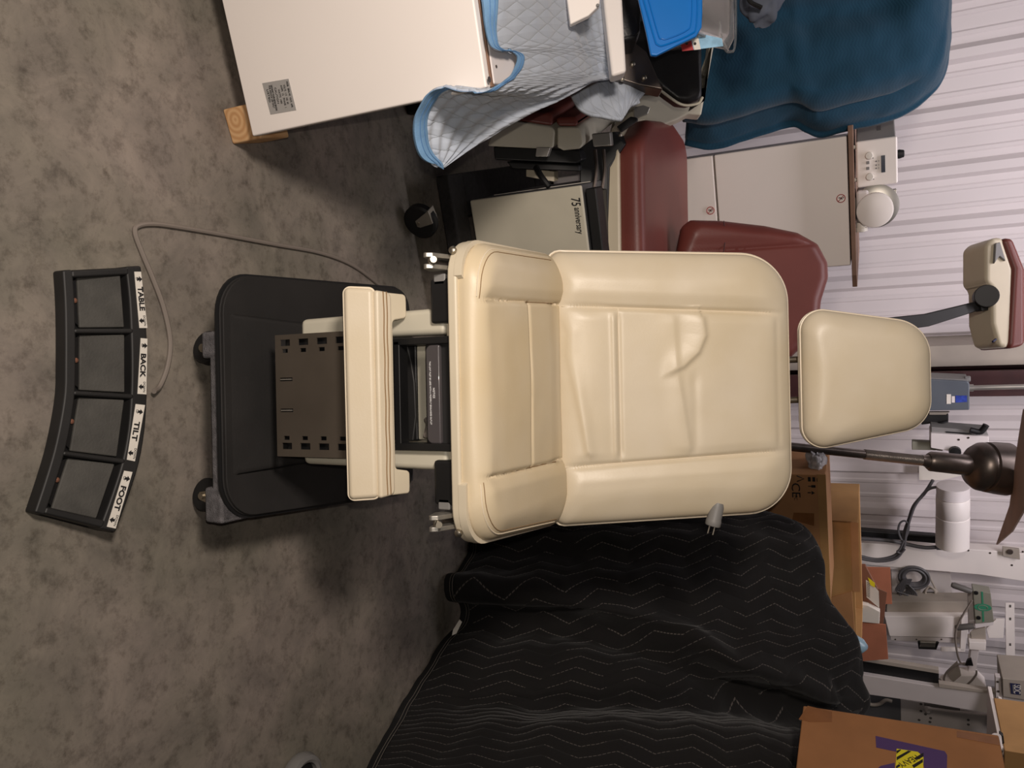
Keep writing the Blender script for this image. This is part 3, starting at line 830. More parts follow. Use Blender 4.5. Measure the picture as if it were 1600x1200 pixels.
o = MB().tube(pts, .0052, 8, 6).build('control_cable', 'cable')
tag(o, 'grey cable looping over the concrete floor from the foot control to the cream chair', 'cable')

# ================================================================== white cabinet on its wood block (left)
def white_cabinet():
    t = thing('metal_cabinet', wf(-.6, 1.42, .09), 'white enamelled metal cabinet with a grey rating label, standing on a wood block', 'cabinet')
    s1, D = -.160, 1.419
    MB().wbox(-1.25, s1, D, D + .022, .092, .684).build('front_panel', 'white', t, bevel=.004, segs=3)
    MB().wbox(-1.245, s1 - .075, D + .026, 1.98, .10, .686).wbox(-1.245, s1 - .006, D + .026, 1.60, .670, .690).build('body', 'whited', t, bevel=.004)
    MB().wbox(-1.25, s1 - .002, D + .020, D + .030, .684, .6875).build('top_strip', 'board', t)
    for (x, y) in ((764, 124), (775, 104)):
        p = pZ(x, y, .690)
        MB().lathe([(.0055 if y > 110 else .003, 0), (.0055 if y > 110 else .003, .0015), (.001, .002)], p, UP, 12).build('screw', 'metaldark', t)
    # rating label
    L = [pD(x, y, D - .0004) for x, y in ((410, 130), (451, 123), (463, 172), (423, 179))]
    lp = MB().prism(L, NB * -.0006).build('rating_label', 'platelab', t)
    lp['label'] = 'grey rating label with printed lines'
    c = sum(L, Vector()) / 4 - NB * .0011; xd = TV; yd = UP
    h = (L[1] - L[0]).length; w = (L[3] - L[0]).length
    rows = [(.40, .0, .80, 'MODEL   SERIAL NO   VOLTS   AMPS'), (.27, -.05, .6, 'VOLTS  115   HZ  60'), (.16, .05, .7, 'AMPS  12   PHASE  1'), (.04, .0, .45, 'WATTS  1400'), (-.08, -.1, .5, 'CAUTION'), (-.2, .0, .8, 'DISCONNECT POWER BEFORE SERVICING'), (-.28, -.1, .7, 'FOR INDOOR USE ONLY'), (-.38, -.2, .4, 'LISTED')]
    for (fy, fx, fw, sx) in rows:
        text(sx, h * .09, c + yd * h * fy + xd * w * fx * .5, xd, yd, M['ink'], 'lettering', lp, fit=w * fw, ext=.0003)
white_cabinet()
o = MB()
a, b = pZ(347, 171, 0), pZ(366, 226, 0)
e = (b - a).normalized(); e = (e + TV).normalized(); bk = NB
w = .078
q = [a, a + e * w, a + e * w + bk * .10, a + bk * .10]
o.prism(q, UP * .089)
wb = o.build('wood_block', 'wood', bevel=.005, segs=3)
tag(wb, 'sawn timber block on the floor under the white cabinet corner', 'wood block')

# grey round rim at the bottom edge of the floor
c = pZ(462, 1216, .0)
rm = thing('round_floor_rim', c, 'pale round metal rim with a dark middle on the floor by the black blanket', 'rim')
MB().lathe([(.050, 0), (.062, .004), (.066, .018), (.060, .034), (.050, .038), (.043, .034), (.043, .0)], c, UP, 40).build('rim', 'graypl', rm)
MB().lathe([(.042, 0.001), (.042, .022), (.02, .030), (.0, .031)], c, UP, 32).build('hub', 'rubber', rm)

# ================================================================== light blue quilted pad
def quilt():
    hem = [(752, -40, 1.47), (757, 0, 1.475), (764, 62, 1.485), (778, 78, 1.50), (800, 80, 1.515), (810, 90, 1.52), (803, 112, 1.50), (785, 128, 1.46), (758, 142, 1.435), (725, 144, 1.43), (690, 137, 1.44), (668, 148, 1.46), (652, 178, 1.49), (649, 210, 1.52), (657, 240, 1.55), (676, 257, 1.59)]
    far = [(944, -40, 2.02), (947, 0, 2.02), (953, 45, 2.02), (958, 68, 2.02), (962, 88, 2.02), (965, 100, 2.02), (970, 117, 2.01), (950, 123, 2.0), (925, 130, 1.95), (895, 145, 1.86), (862, 160, 1.79), (835, 175, 1.74), (805, 192, 1.70), (778, 208, 1.68), (745, 228, 1.65), (692, 257, 1.62)]
    cols = []
    for h, f in zip(hem, far):
        c = []
        for t in (0, .08, .22, .4, .6, .8, 1):
            x = h[0] + (f[0] - h[0]) * t; y = h[1] + (f[1] - h[1]) * t; d = h[2] + (f[2] - h[2]) * t
            dt = (.705 - CH) / ray(x, y).z if ray(x, y).z < -.05 else 9
            w = (1 - sstep(y, 128, 165)) * sstep(x, 735, 775)        # on the cabinet top below this line, hanging free beyond
            d = d * (1 - w) + min(dt, 2.02) * w
            c.append(P(x, y, d))
        cols.append(c)
    def disp(u, v, p):
        k = .002 * noise.noise(p * 24) + .006 * noise.noise(p * 7) + .004
        k += .003 * math.sin(v * 46 + 3 * math.sin(u * 9)) * sstep(u, .46, .62) * sstep(v, .05, .2)       # creases of the hanging flap
        k += .0025 * math.sin(v * 120) * sstep(v, .70, .76) * (1 - sstep(u, .36, .46))
        return k
    o, g = cloth('quilted_pad', cols, 9, 14, M['quiltblue'], None, disp, .005)
    tag(o, 'pale blue quilted pad with blue binding draped over the white cabinet', 'moving blanket')
    # binding along the hem
    st = [r[0] for r in g]; U = len(g)
    mb = MB(); vs = []; fs = []
    for i in range(U):
        a, b = g[i][0], g[i][3]
        dr = (b - a); L = dr.length or 1; dr = dr / L
        n = Vector((CAM - a)).normalized()
        vs += [a - dr * .010 + n * .000, a - dr * .005 + n * .0085, a + dr * .028 + n * .0085, a + dr * .030 + n * .001, a - dr * .009 - n * .014]
    for i in range(U - 1):
        for k in range(5): j = (k + 1) % 5; fs.append([5 * i + k, 5 * i + j, 5 * i + 5 + j, 5 * i + 5 + k])
    mb.add(vs, fs).build('binding', 'hem', o, smooth=60)
    for off in (.010, .022):
        pp = []
        for i in range(0, U, 2):
            a, b = g[i][0], g[i][3]; dr = (b - a).normalized(); n = (CAM - a).normalized(); pp.append(a + dr * off + n * .0090)
        MB().tube(pp, .0009, 5, 0).build('stitch_line', mat('hem_thread', (84, 128, 176), .8) if off < .02 else bpy.data.materials['hem_thread'], o)
    # the far corner of the pad, seen beyond the chair arm
    cc = [[(893, 150, 2.10), (905, 168, 2.08), (925, 178, 2.06)], [(930, 130, 2.12), (945, 160, 2.08), (968, 184, 2.05)], [(965, 112, 2.15), (975, 146, 2.10), (978, 180, 2.07)], [(1000, 120, 2.18), (1000, 140, 2.14), (985, 168, 2.10)], [(1022, 134, 2.2), (1012, 142, 2.16), (996, 158, 2.12)]]
    cl, _ = cloth('far_corner', [[P(*q) for q in c] for c in cc], 8, 10, M['quiltblue'], o, lambda u, v, p: .004 * noise.noise(p * 20), .01)
quilt()

# ================================================================== chair with black upholstery lying behind the pad
def black_chair():
    t = thing('exam_chair', P(1000, 40, 2.15), 'exam chair with black vinyl pads and white frame behind the pale blue pad', 'chair')
    def poly(l, d): return [P(x, y, d) for x, y in l]
    MB().prism(poly([(940, -30), (971, -30), (979, 112), (956, 119), (945, 20)], 1.94), FWD * .05).build('side_rail', 'white', t, bevel=.008, segs=3)
    MB().prism(poly([(884, -30), (941, -30), (937, 8), (920, 24), (891, 38), (886, 0)], 1.78), FWD * .02).build('guard_plate', 'white', t, bevel=.004)
    pz = P(934, 8, 1.777); MB().lathe([(.004, 0), (.003, .002)], pz, -FWD, 12).build('screw', 'graypl', t)
    MB().prism(poly([(958, 95), (984, 60), (1010, 80), (1036, 140), (1000, 133), (962, 122)], 2.10), FWD * .06).build('hinge_bracket', 'metaldark', t, bevel=.004)
    for (x, y) in ((988, 101), (1006, 122), (972, 124)):
        MB().lathe([(.007, 0), (.007, .006), (.003, .009)], P(x, y, 2.098), -FWD, 14).build('screw', 'screw', t)
    # stacked pads: a short bolster and a long slanted pad
    def pad(name, l, d, th, er, rings=26, crown=.01):
        c = P(l[0][0], l[0][1], d); X = (P(l[1][0], l[1][1], d) - c)
        pts = poly(l, d); n = Vector((0, 0, 0))
        Mx = frame(c, (0, 0, 1), (-1, 0, 0)) if False else None
        zz = -FWD; xx = Vector((1, 0, 0)); yy = zz.cross(xx)
        Mx = frame(c, xx, yy); inv = Mx.inverted()
        o2 = [(inv @ p).to_2d() for p in pts]
        area2 = sum(o2[i - 1].x * o2[i].y - o2[i].x * o2[i - 1].y for i in range(len(o2)))
        if area2 < 0: o2 = o2[::-1]
        return cushion(name, round_poly(o2, er), th, er * .9, None, Mx @ Matrix.Translation((0, 0, -th)), M['vinylb'], t, n=140, rings=rings, crown=crown)
    p1 = pad('bolster_pad', [(955, -40), (1002, -40), (1001, 48), (996, 63), (966, 67), (957, 30)], 2.02, .12, .012)
    MB().tube([P(x, y, 2.017) for x, y in ((1000, -40), (999, 30), (995, 52), (966, 60))], .002, 6).build('piping', 'vinylb', p1)
    p2 = pad('back_pad', [(962, 66), (1000, 30), (1050, 10), (1098, 10), (1098, 152), (1078, 160), (1060, 158), (1035, 140)], 2.32, .06, .02, crown=.004)
    MB().tube([P(x, y, 2.31) for x, y in ((1098, 152), (1090, 162), (1064, 163), (1030, 140))], .004, 6).build('piping', 'shell2', p2)
    MB().prism(poly([(968, 140), (1030, 136), (1060, 160), (1075, 165), (1098, 155), (1110, 60), (1118, 60), (1096, 180), (1076, 178), (1060, 186), (1000, 210), (955, 204), (960, 182)], 2.86), FWD * .06).build('shell', 'shell2', t, bevel=.008)
    MB().prism(poly([(990, 168), (1005, 164), (1016, 168), (1012, 178), (991, 186)], 2.84), FWD * .01).build('catch_plate', 'chrome', t, bevel=.002)
    MB().wbox(-.45, -.22, 2.25, 2.70, 0, .70).build('pedestal', 'black', t, bevel=.01)
    MB().tube([P(x, y, 2.2) for x, y in ((975, 122), (1004, 132), (1034, 138))], .006).build('edge_strip', 'maroon', t)
    MB().prism(poly([(985, 70), (1080, 60), (1086, 100), (1050, 118), (1000, 118)], 2.66), FWD * .19).build('seat_frame', 'black', t, bevel=.006)
black_chair()

# ================================================================== clear tub with blue lid
def tub():
    t = thing('plastic_tub', P(1060, 40, 1.85), 'clear plastic tub with a bright blue lid lying on the black vinyl pads', 'tub')
    def poly(l, d): return [P(x, y, d) for x, y in l]
    lid = [(984, -60), (1098, -60), (1098, 20), (1097, 42), (1088, 57), (1060, 70), (1026, 87), (1017, 86), (1010, 50)]
    l = MB().prism(poly(lid, 1.84), FWD * .012).build('lid', 'blue', t, bevel=.004, segs=3)
    MB().tube(poly([(1000, -20), (1022, 58), (1028, 70), (1040, 70), (1078, 54), (1088, 40), (1090, -20)], 1.838), .0022, 6, 6).build('lid_groove', 'blue', l)
    MB().tube(poly([(1008, -20), (1028, 52), (1034, 60), (1044, 60), (1072, 48), (1080, 34), (1082, -20)], 1.838), .0016, 6, 6).build('lid_groove', 'blue', l)
    # tub body: open shell of clear walls running back from the lid
    fr = [(1000, -60), (1095, -60), (1095, 18), (1085, 50), (1062, 66), (1024, 80)]
    bk = [(1040, -60), (1147, -60), (1147, 60), (1138, 78), (1100, 72), (1062, 78)]
    a = poly(fr, 1.855); b = poly(bk, 2.0)
    MB().add(a + b, [[i, i + 1, i + 7, i + 6] for i in range(5)] + [[6, 7, 8, 9, 10, 11]]).build('tub_wall', 'clear', t, smooth=50, solid=.002, bevel=0)
    MB().tube(poly([(1149, -60), (1149, 62), (1141, 81), (1128, 70), (1112, 30)], 2.0), .0035, 6, 6).build('tub_rim', 'clear', t)
    MB().tube(poly([(1122, -60), (1122, 30), (1128, 60), (1138, 79)], 1.95), .003, 6, 6).build('tub_rib', 'clear', t)
    # printed label on the side
    L = poly([(1064, 68), (1092, 52), (1128, 60), (1130, 72), (1066, 80)], 1.90)
    lb = MB().prism(L, FWD * .001).build('side_label', mat('tub_label', (150, 196, 226), .5, var=.2, vscale=60), t)
    MB().prism(poly([(1064, 70), (1080, 63), (1084, 78), (1066, 80)], 1.898), FWD * .001).build('label_block', 'inkr', lb)
    MB().prism(poly([(1081, 62), (1091, 58), (1095, 77), (1085, 78)], 1.898), FWD * .001).build('label_block', 'label', lb)
    for q in (1073, 1086): MB().lathe([(.0035, 0), (.003, .001)], P(q, 68, 1.896), -FWD, 12).build('label_dot', 'ink', lb)
    # what is inside
    MB().lathe([(.0, -.02), (.018, -.016), (.024, 0), (.018, .016), (.0, .02)], P(1126, 12, 2.04), (0, .2, 1), 18).build('contents', 'copper', t)
    MB().lathe([(.0, -.02), (.02, -.014), (.022, 0), (.014, .018), (.0, .02)], P(1108, 42, 1.98), (.4, .2, 1), 18).build('contents', 'label', t)
tub()
# grey bag behind the tub
def lump(name, m, c, rx, ry, rz, seed, amp=.25, sub=4):
    bm = bmesh.new(); bmesh.ops.create_icosphere(bm, subdivisions=sub, radius=1)
    for v in bm.verts:
        k = 1 + amp * noise.noise(v.co * 1.8 + Vector((seed, 0, 0))) + amp * .4 * noise.noise(v.co * 5 + Vector((0, seed, 0)))
        v.co = Vector((v.co.x * rx, v.co.y * ry, v.co.z * rz)) * k + Vector(c)
    me = bpy.data.meshes.new(name); bm.to_mesh(me); bm.free()
    o = bpy.data.objects.new(name, me); COL.objects.link(o); return finish(o, m, None, smooth=60)
bg = lump('cloth_bag', mat('bag_grey', (92, 98, 112), .8, var=.2), P(1190, -12, 2.25), .09, .05, .06, 4)
tag(bg, 'dark grey bundled bag above the clear tub, against the teal blanket', 'bag')
o = MB().tube([P(1168, -16, 2.19), P(1172, 2, 2.185), P(1190, 12, 2.19)], .006).build('bag_strap', 'black', bg)

# ================================================================== teal blanket over a tall thing
def teal():
    edge = [(1070, 226, 2.66), (1112, 231, 2.63), (1160, 219, 2.60), (1205, 204, 2.58), (1240, 196, 2.57), (1262, 204, 2.56), (1285, 212, 2.56), (1330, 200, 2.54), (1372, 190, 2.53), (1412, 176, 2.52), (1448, 152, 2.50), (1474, 122, 2.49), (1486, 70, 2.48), (1487, 0, 2.47), (1486, -80, 2.46)]
    left = [(1040, -80), (1080, -80), (1120, -80), (1160, -80), (1200, -80), (1230, -80), (1260, -80), (1300, -80), (1340, -80), (1370, -80), (1400, -80), (1420, -80), (1440, -80), (1455, -80), (1470, -81)]
    cols = []
    for e, l in zip(edge, left):
        c = []
        for t in (0, .15, .35, .55, .75, .9, .97, 1):
            x = l[0] + (e[0] - l[0]) * t; y = l[1] + (e[1] - l[1]) * t
            d = e[2] + .40 - .22 * (1 - t) + .10 * sstep(t, .9, 1.0)
            c.append(P(x, y, d))
        cols.append(c)
    def disp(u, v, p):
        y = v
        f = .034 * math.sin(y * 13.5 + u * 1.6) + .015 * math.sin(y * 29 + 2 + u * 2)
        return f * (1 - sstep(u, .55, .85)) * (1 - .7 * sstep(v, .9, 1)) + .008 * noise.noise(p * 6) + .004 * noise.noise(p * 18)
    o, g = cloth('moving_blanket', cols, 8, 12, M['quiltteal'], None, disp, .012)
    tag(o, 'dark teal blanket draped over a tall object near the ribbed wall', 'moving blanket')
teal()

# ================================================================== white boxed machine by the wall with a board on top
def white_box():
    t = thing('equipment_cabinet', wf(.3, 3.7, 0), 'tall white cabinet with dark grey side and two red round symbols, by the ribbed wall', 'cabinet')
    MB().wbox(.058, .565, 3.44, 4.05, 0, 1.258).build('body', 'greyside', t, bevel=.006)
    f = MB().wbox(.058, .565, 3.40, 3.436, .748, 1.258).build('front_panel', 'white', t, bevel=.005)
    f2 = MB().wbox(.058, .565, 3.40, 3.436, .02, .742).build('front_panel', 'white', t, bevel=.005)
    for (x, y, par) in ((1314, 310, f), (1110, 329, f2)):
        c = pD(x, y, 3.3985)
        rg = MB(); R = .0155
        pp = [c + TV * math.cos(a) * R + UP * math.sin(a) * R for a in [2 * PI * k / 28 for k in range(28)]]
        rg.tube(pp, .0016, 5, 0, True); rg.tube([c + (TV * -.7 + UP * .7) * R, c + (TV * .7 - UP * .7) * R], .0013, 5, 0)
        g = rg.build('warning_ring', 'inkr', par)
        fg = MB(); fg.tube([c - UP * .009 - TV * .003, c + UP * .002 - TV * .002, c + UP * .004 + TV * .004], .0017, 5, 0); fg.tube([c + UP * .002 - TV * .002, c - UP * .003 + TV * .005], .0014, 5, 0)
        fg.lathe([(.0022, -.0005), (.0022, .0005)], c + UP * .009 - TV * .002, NB, 10)
        fg.build('warning_figure', 'ink', par)
white_box()
bd = MB().prism([wf(.02, 3.36, 1.262), wf(.60, 3.36, 1.262), wf(.655, 3.40, 1.262), wf(.60, 4.06, 1.262), wf(.02, 4.06, 1.262)], UP * .018).build('brown_board', 'board', bevel=.002)
tag(bd, 'thin brown board lying on the white cabinet under the pump', 'board')

def pump():
    t = thing('pump_unit', wf(.3, 3.5, 1.282), 'white bench machine with knobs and a small dark screen on the brown board', 'machine')
    c = [pD(x, y, 3.42) for x, y in ((1336, 222), (1402, 217), (1402, 290), (1338, 294))]
    s0 = c[0].dot(TV); s1 = c[3].dot(TV); z0 = 1.288; z1 = c[1].z
    b = MB().prism([wf(s0, 3.46, z0), wf(s1, 3.46, z0), wf(s1 - .07, 3.72, z0), wf(s0 - .085, 3.72, z0)], UP * (z1 - z0 - .004)).build('housing', 'graypl', t, bevel=.006)
    f = MB().wbox(s0, s1, 3.42, 3.462, z0, z1).build('front_panel', 'white', t, bevel=.007, segs=3)
    for s in (s0 + .02, s1 - .03): MB().lathe([(.008, -.014), (.008, .004)], wf(s, 3.45, 1.291), UP, 12).build('foot', 'label', t)
    def q(x, y): return pD(x, y, 3.419)
    for (x, y) in ((1358, 243), (1359, 276)):
        k = MB().lathe([(.0145, 0), (.0145, .006), (.012, .012), (.0, .0125)], q(x, y), -NB, 24).build('knob', 'label', f)
        MB().lathe([(.002, 0), (.002, .001)], q(x + 6, y + 4), -NB, 8).build('knob_mark', 'ink', f)
    for (x, y) in ((1356, 254), (1356, 263)):
        p = q(x, y); MB().box(p - NB * .002, (.011, .005, .011), (TV, NB, UP)).build('button', 'graypl', f, bevel=.001)
    for (x, y) in ((1369, 252), (1369, 258), (1369, 263)):
        p = q(x, y); MB().box(p - NB * .0006, (.005, .0012, .006), (TV, NB, UP)).box(p - NB * .0006 + UP * .009, (.007, .0012, .002), (TV, NB, UP)).build('panel_print', 'graypl', f)
    p = q(1380, 256); MB().box(p - NB * .001, (.064, .003, .014), (TV, NB, UP)).build('screen', 'lcd', f)
    p = pD(1403, 241, 3.55); MB().lathe([(.016, -.01), (.018, .004), (.014, .02), (.010, .022)], Vector((p.x, p.y, z1 + .006)), UP, 10).build('top_knob', 'rubber', t)
    MB().prism([wf(s0 - .0305, 3.55, z1 - .07), wf(s0 - .0465, 3.60, z1 - .07), wf(s0 - .044, 3.60, z1 - .07), wf(s0 - .028, 3.55, z1 - .07)], UP * .015).build('side_vent', 'black', b)
    # rounded motor beside it
    s2 = pD(1340, 298, 3.42).dot(TV); s3 = pD(1340, 350, 3.42).dot(TV)
    MB().wbox(s2, s3, 3.40, 3.62, 1.284, 1.33).build('motor_base', 'whited', t, bevel=.012, segs=3)
    cc = pD(1367, 329, 3.36)
    m = MB().lathe([(.060, 0), (.066, .004), (.066, .05), (.060, .055)], cc, NB, 40).build('motor_cap', 'white', t)
    MB().lathe([(.058, .05), (.084, .062), (.084, .08), (.078, .085), (.05, .2)], cc + TV * -.01 + UP * .004, NB, 40).build('motor_ring', 'chrome', t)
    p = [pD(x, y, 3.45) for x, y in ((1394, 297), (1401, 296), (1401, 334), (1394, 333))]
    MB().prism(p, NB * .06).build('grip_bracket', 'chrome', t, bevel=.002)
    p0, p1 = pD(1346, 347, 3.40), pD(1347, 363, 3.40)
    MB().lathe([(.020, 0), (.020, .02), (.022, .022), (.022, .036), (.019, .038)], p0, TV, 20).build('outlet_cap', 'label', t)
pump()

# ================================================================== red anniversary chair on its dolly
def red_chair():
    t = thing('exam_chair', wf(.3, 2.5, .14), 'exam chair in dusty red vinyl on an ivory anniversary base', 'chair')
    B = MB().wbox(.070, .62, 2.31, 2.86, .150, .530).build('base_box', 'greyside', t, bevel=.006)
    MB().wbox(.071, .62, 2.30, 2.312, .150, .540).build('base_panel', 'shell2', t, bevel=.012, segs=3)
    MB().wbox(.10, .62, 2.40, 2.80, .525, .545).build('base_top', 'black', t, bevel=.004)
    MB().tube([wf(.0685, 2.45, .17), wf(.0685, 2.45, .52)], .0012, 5, 0).build('base_line', 'label', B)
    a = pD(906, 313, 2.2985); b = pD(917, 349, 2.2985)
    dr = TV
    text('75', .042, pD(899, 315, 2.2985), TV, UP, M['ink'], 'lettering', t, shear=.15, ext=.0004, fit=.025, bold=.01)
    text('anniversary', .030, pD(904, 344.5, 2.2985), TV, UP, M['ink'], 'lettering', t, shear=.15, ext=.0004, fit=.082, bold=.01)
    MB().wbox(.085, .62, 2.33, 2.40, .540, .575).build('lift_head', 'black', t, bevel=.004)
    # seat: plan outline with rounded free end
    o = round_poly([(-.30, 2.47), (-.80, 2.482), (-.91, 2.62), (-1.00, 2.95), (-.98, 3.18), (-.30, 3.18)][::-1], [.02, .08, .10, .10, .10, .02])
    seat = cushion('seat_cushion', o, .085, .035, None, Matrix.Translation((0, 0, .575)), M['red'], t, n=160, rings=40, center=(-.65, 2.85), crown=.004)
    MB().prism([(p.x, p.y, .535) for p in round_poly([(-.30, 2.455), (-.805, 2.468), (-.925, 2.61), (-1.015, 2.95), (-.995, 3.19), (-.30, 3.19)][::-1], [.02, .08, .10, .10, .10, .02])], UP * .05).build('seat_shell', 'shell', t, bevel=.008, segs=3)
    MB().lathe([(.007, 0), (.007, .006), (.002, .008)], P(969, 213, 2.53), (-1, -.5, 0), 12).build('shell_bolt', 'screw', t)
    # back: leaning pad, mostly hidden by the cream chair
    d = 2.78
    pts = [(1060, 400), (1070, 350), (1082, 340), (1130, 341), (1200, 349), (1252, 360), (1284, 378), (1300, 408), (1301, 432), (1290, 468), (1284, 520), (1240, 560), (1060, 560)]
    zz = -FWD; xx = Vector((1, 0, 0)); yy = zz.cross(xx); c0 = P(1180, 450, d); Mx = frame(c0, xx, yy); inv = Mx.inverted()
    o2 = [(inv @ P(x, y, d)).to_2d() for x, y in pts]
    if sum(o2[i - 1].x * o2[i].y - o2[i].x * o2[i - 1].y for i in range(len(o2))) < 0: o2 = o2[::-1]
    def bh(x, y):
        return -.006 * math.exp(-((x + .145 + .05 * y) / .006) ** 2) + .012 * sstep(-x, .145, .2) * (1 - sstep(-x, .22, .27))
    bk = cushion('back_cushion', round_poly(o2, .02), .09, .05, bh, Mx @ Matrix.Translation((0, 0, -.09)), M['red'], t, n=180, rings=60, center=(-.02, 0))
    MB().tube([P(x, y, d - .003) for x, y in ((1131, 345), (1133, 365), (1132, 385), (1128, 405))], .0016, 6).build('seam', 'maroon', bk)
    # hanging leg section with two pads
    def leg(name, cream, red, top):
        d = 2.45
        f = [P(x, y, d) for x, y in cream]; r = [P(x, y, d) for x, y in red]
        MB().prism(f, NB * .52 + TV * -.10).build(name + '_shell', 'shell2', t, bevel=.006)
        MB().prism(r, NB * .52 + TV * -.10).build(name + '_pad', 'red', t, bevel=.012, segs=3)
    leg('legrest', [(790, 188), (862, 199), (867, 205), (865, 230), (858, 234), (760, 229), (770, 200)], [(800, 170), (855, 176), (864, 180), (863, 198), (790, 187)], 0)
    leg('footrest', [(870, 199), (902, 199), (909, 206), (911, 226), (906, 233), (880, 236), (870, 231)], [(867, 184), (897, 183), (902, 186), (902, 198), (870, 198)], 0)
    MB().prism([P(x, y, 2.44) for x, y in ((838, 230), (860, 230), (855, 245), (836, 245))], NB * .02).build('stay_plate', 'chrome', t, bevel=.002)
    MB().prism([P(x, y, 2.52) for x, y in ((770, 228), (905, 234), (910, 250), (900, 256), (772, 250))], NB * .3).build('actuator', 'black', t, bevel=.006)
    MB().prism([P(x, y, 2.54) for x, y in ((790, 252), (905, 258), (906, 268), (800, 264))], NB * .2).build('actuator_rod', 'blackp', t, bevel=.006)
    MB().tube([P(838, 262, 2.5), P(846, 276, 2.44), P(858, 292, 2.43)], .010).build('hose', 'rubber', t)
    MB().prism([P(x, y, 2.62) for x, y in ((822, 262), (866, 268), (866, 284), (822, 276))], NB * .04).build('column_plate', 'shell', t, bevel=.002)
    MB().prism([P(x, y, 2.56) for x, y in ((905, 225), (960, 205), (978, 225), (952, 262), (948, 380), (915, 380), (905, 280))], NB * .25).build('mount_block', 'black', t, bevel=.006)
    MB().prism([P(x, y, 2.47) for x, y in ((924, 209), (953, 206), (955, 228), (927, 230))], NB * .03).build('clamp', 'chrome', t, bevel=.004)
    st = MB()
    for q in (930, 943): st.tube([P(q, 234, 2.49), P(q + 2, 265, 2.485), P(q - 2, 295, 2.48)], .006)
    st.build('clamp_post', 'metaldark', t)
    MB().prism([P(x, y, 2.40) for x, y in ((963, 198), (985, 182), (994, 184), (996, 189), (970, 207))], NB * .015).build('lever_tag', 'black', t, bevel=.003)
    # extended head support behind the cream headrest
    MB().prism([P(x, y, 2.92) for x, y in ((1290, 506), (1447, 490), (1530, 470), (1534, 484), (1452, 510), (1296, 530))], FWD * .03).build('headrest_bar', 'blackp', t, bevel=.005)
    j = P(1541, 463, 2.90)
    MB().cyl(j - Vector((.0, .02, 0)), j + Vector((0, .05, 0)), .042, seg=24).prism([P(x, y, 2.905) for x, y in ((1530, 460), (1552, 450), (1552, 484), (1534, 486))], FWD * .04).build('headrest_joint', 'blackp', t, bevel=.003)
    sh = MB().prism([P(x, y, 2.88) for x, y in ((1541, 382), (1552, 371), (1568, 370), (1584, 420), (1583, 535), (1574, 545), (1560, 540), (1551, 505), (1550, 450), (1541, 440))], FWD * .16).build('headrest_shell', 'shell', t, bevel=.02, segs=3)
    MB().prism([P(x, y, 2.87) for x, y in ((1566, 372), (1584, 370), (1604, 420), (1604, 540), (1576, 546), (1583, 420))], FWD * .20).build('headrest_pad', 'red', t, bevel=.02, segs=3)
    MB().prism([P(x, y, 2.868) for x, y in ((1556, 380), (1563, 378), (1572, 408), (1562, 400), (1554, 412))], FWD * .02).build('shell_recess', 'graypl', sh, bevel=.003)
    MB().tube([P(1556, 530, 2.86), P(1551, 534, 2.85)], .004).build('lever', 'navy', sh)
red_chair()

def red_dolly():
    t = thing('furniture_dolly', wf(.35, 2.5, 0), 'black carpeted dolly carrying the red chair, one caster showing', 'dolly')
    MB().wbox(-.02, .70, 2.20, 2.30, .095, .140).build('end_board', 'carpetb', t, bevel=.006)
    MB().wbox(-.02, .12, 2.30, 2.9, .10, .140).build('side_rail', 'carpetb', t, bevel=.006)
    MB().wbox(.52, .66, 2.30, 2.9, .10, .140).build('side_rail', 'carpetb', t, bevel=.006)
    MB().wbox(-.02, .70, 2.9, 3.02, .095, .140).build('end_board', 'carpetb', t, bevel=.006)
    c = pZ(658, 345, .055)
    for cc in (c, wf(.6, 2.26, .055), wf(.06, 2.96, .055), wf(.6, 2.96, .055)):
        ax = (TV * .35 - NB * .93).normalized()
        w = MB().lathe([(.010, -.016), (.048, -.016), (.055, -.010), (.055, .010), (.048, .016), (.010, .016)], cc, ax, 30).build('caster', 'rubber', t)
        sd = ax.cross(UP).normalized(); f = MB()
        for q in (-.019, .019):
            p = cc + ax * q
            f.prism([p + sd * .010 - UP * .008, p - sd * .010 - UP * .008, p - sd * .014 + UP * .002, p - sd * .006 + UP * .05, p + sd * .038 + UP * .05], ax * .002)
        f.prism([cc + ax * -.02 + sd * .038 + UP * .046, cc + ax * .021 + sd * .038 + UP * .046, cc + ax * .021 - sd * .006 + UP * .046, cc + ax * -.02 - sd * .006 + UP * .046], UP * .003)
        f.build('caster_fork', 'chrome', w, bevel=.001)
        MB().cyl(cc - ax * .023, cc + ax * .023, .006, seg=12).build('caster_axle', 'screw', w)
red_dolly()

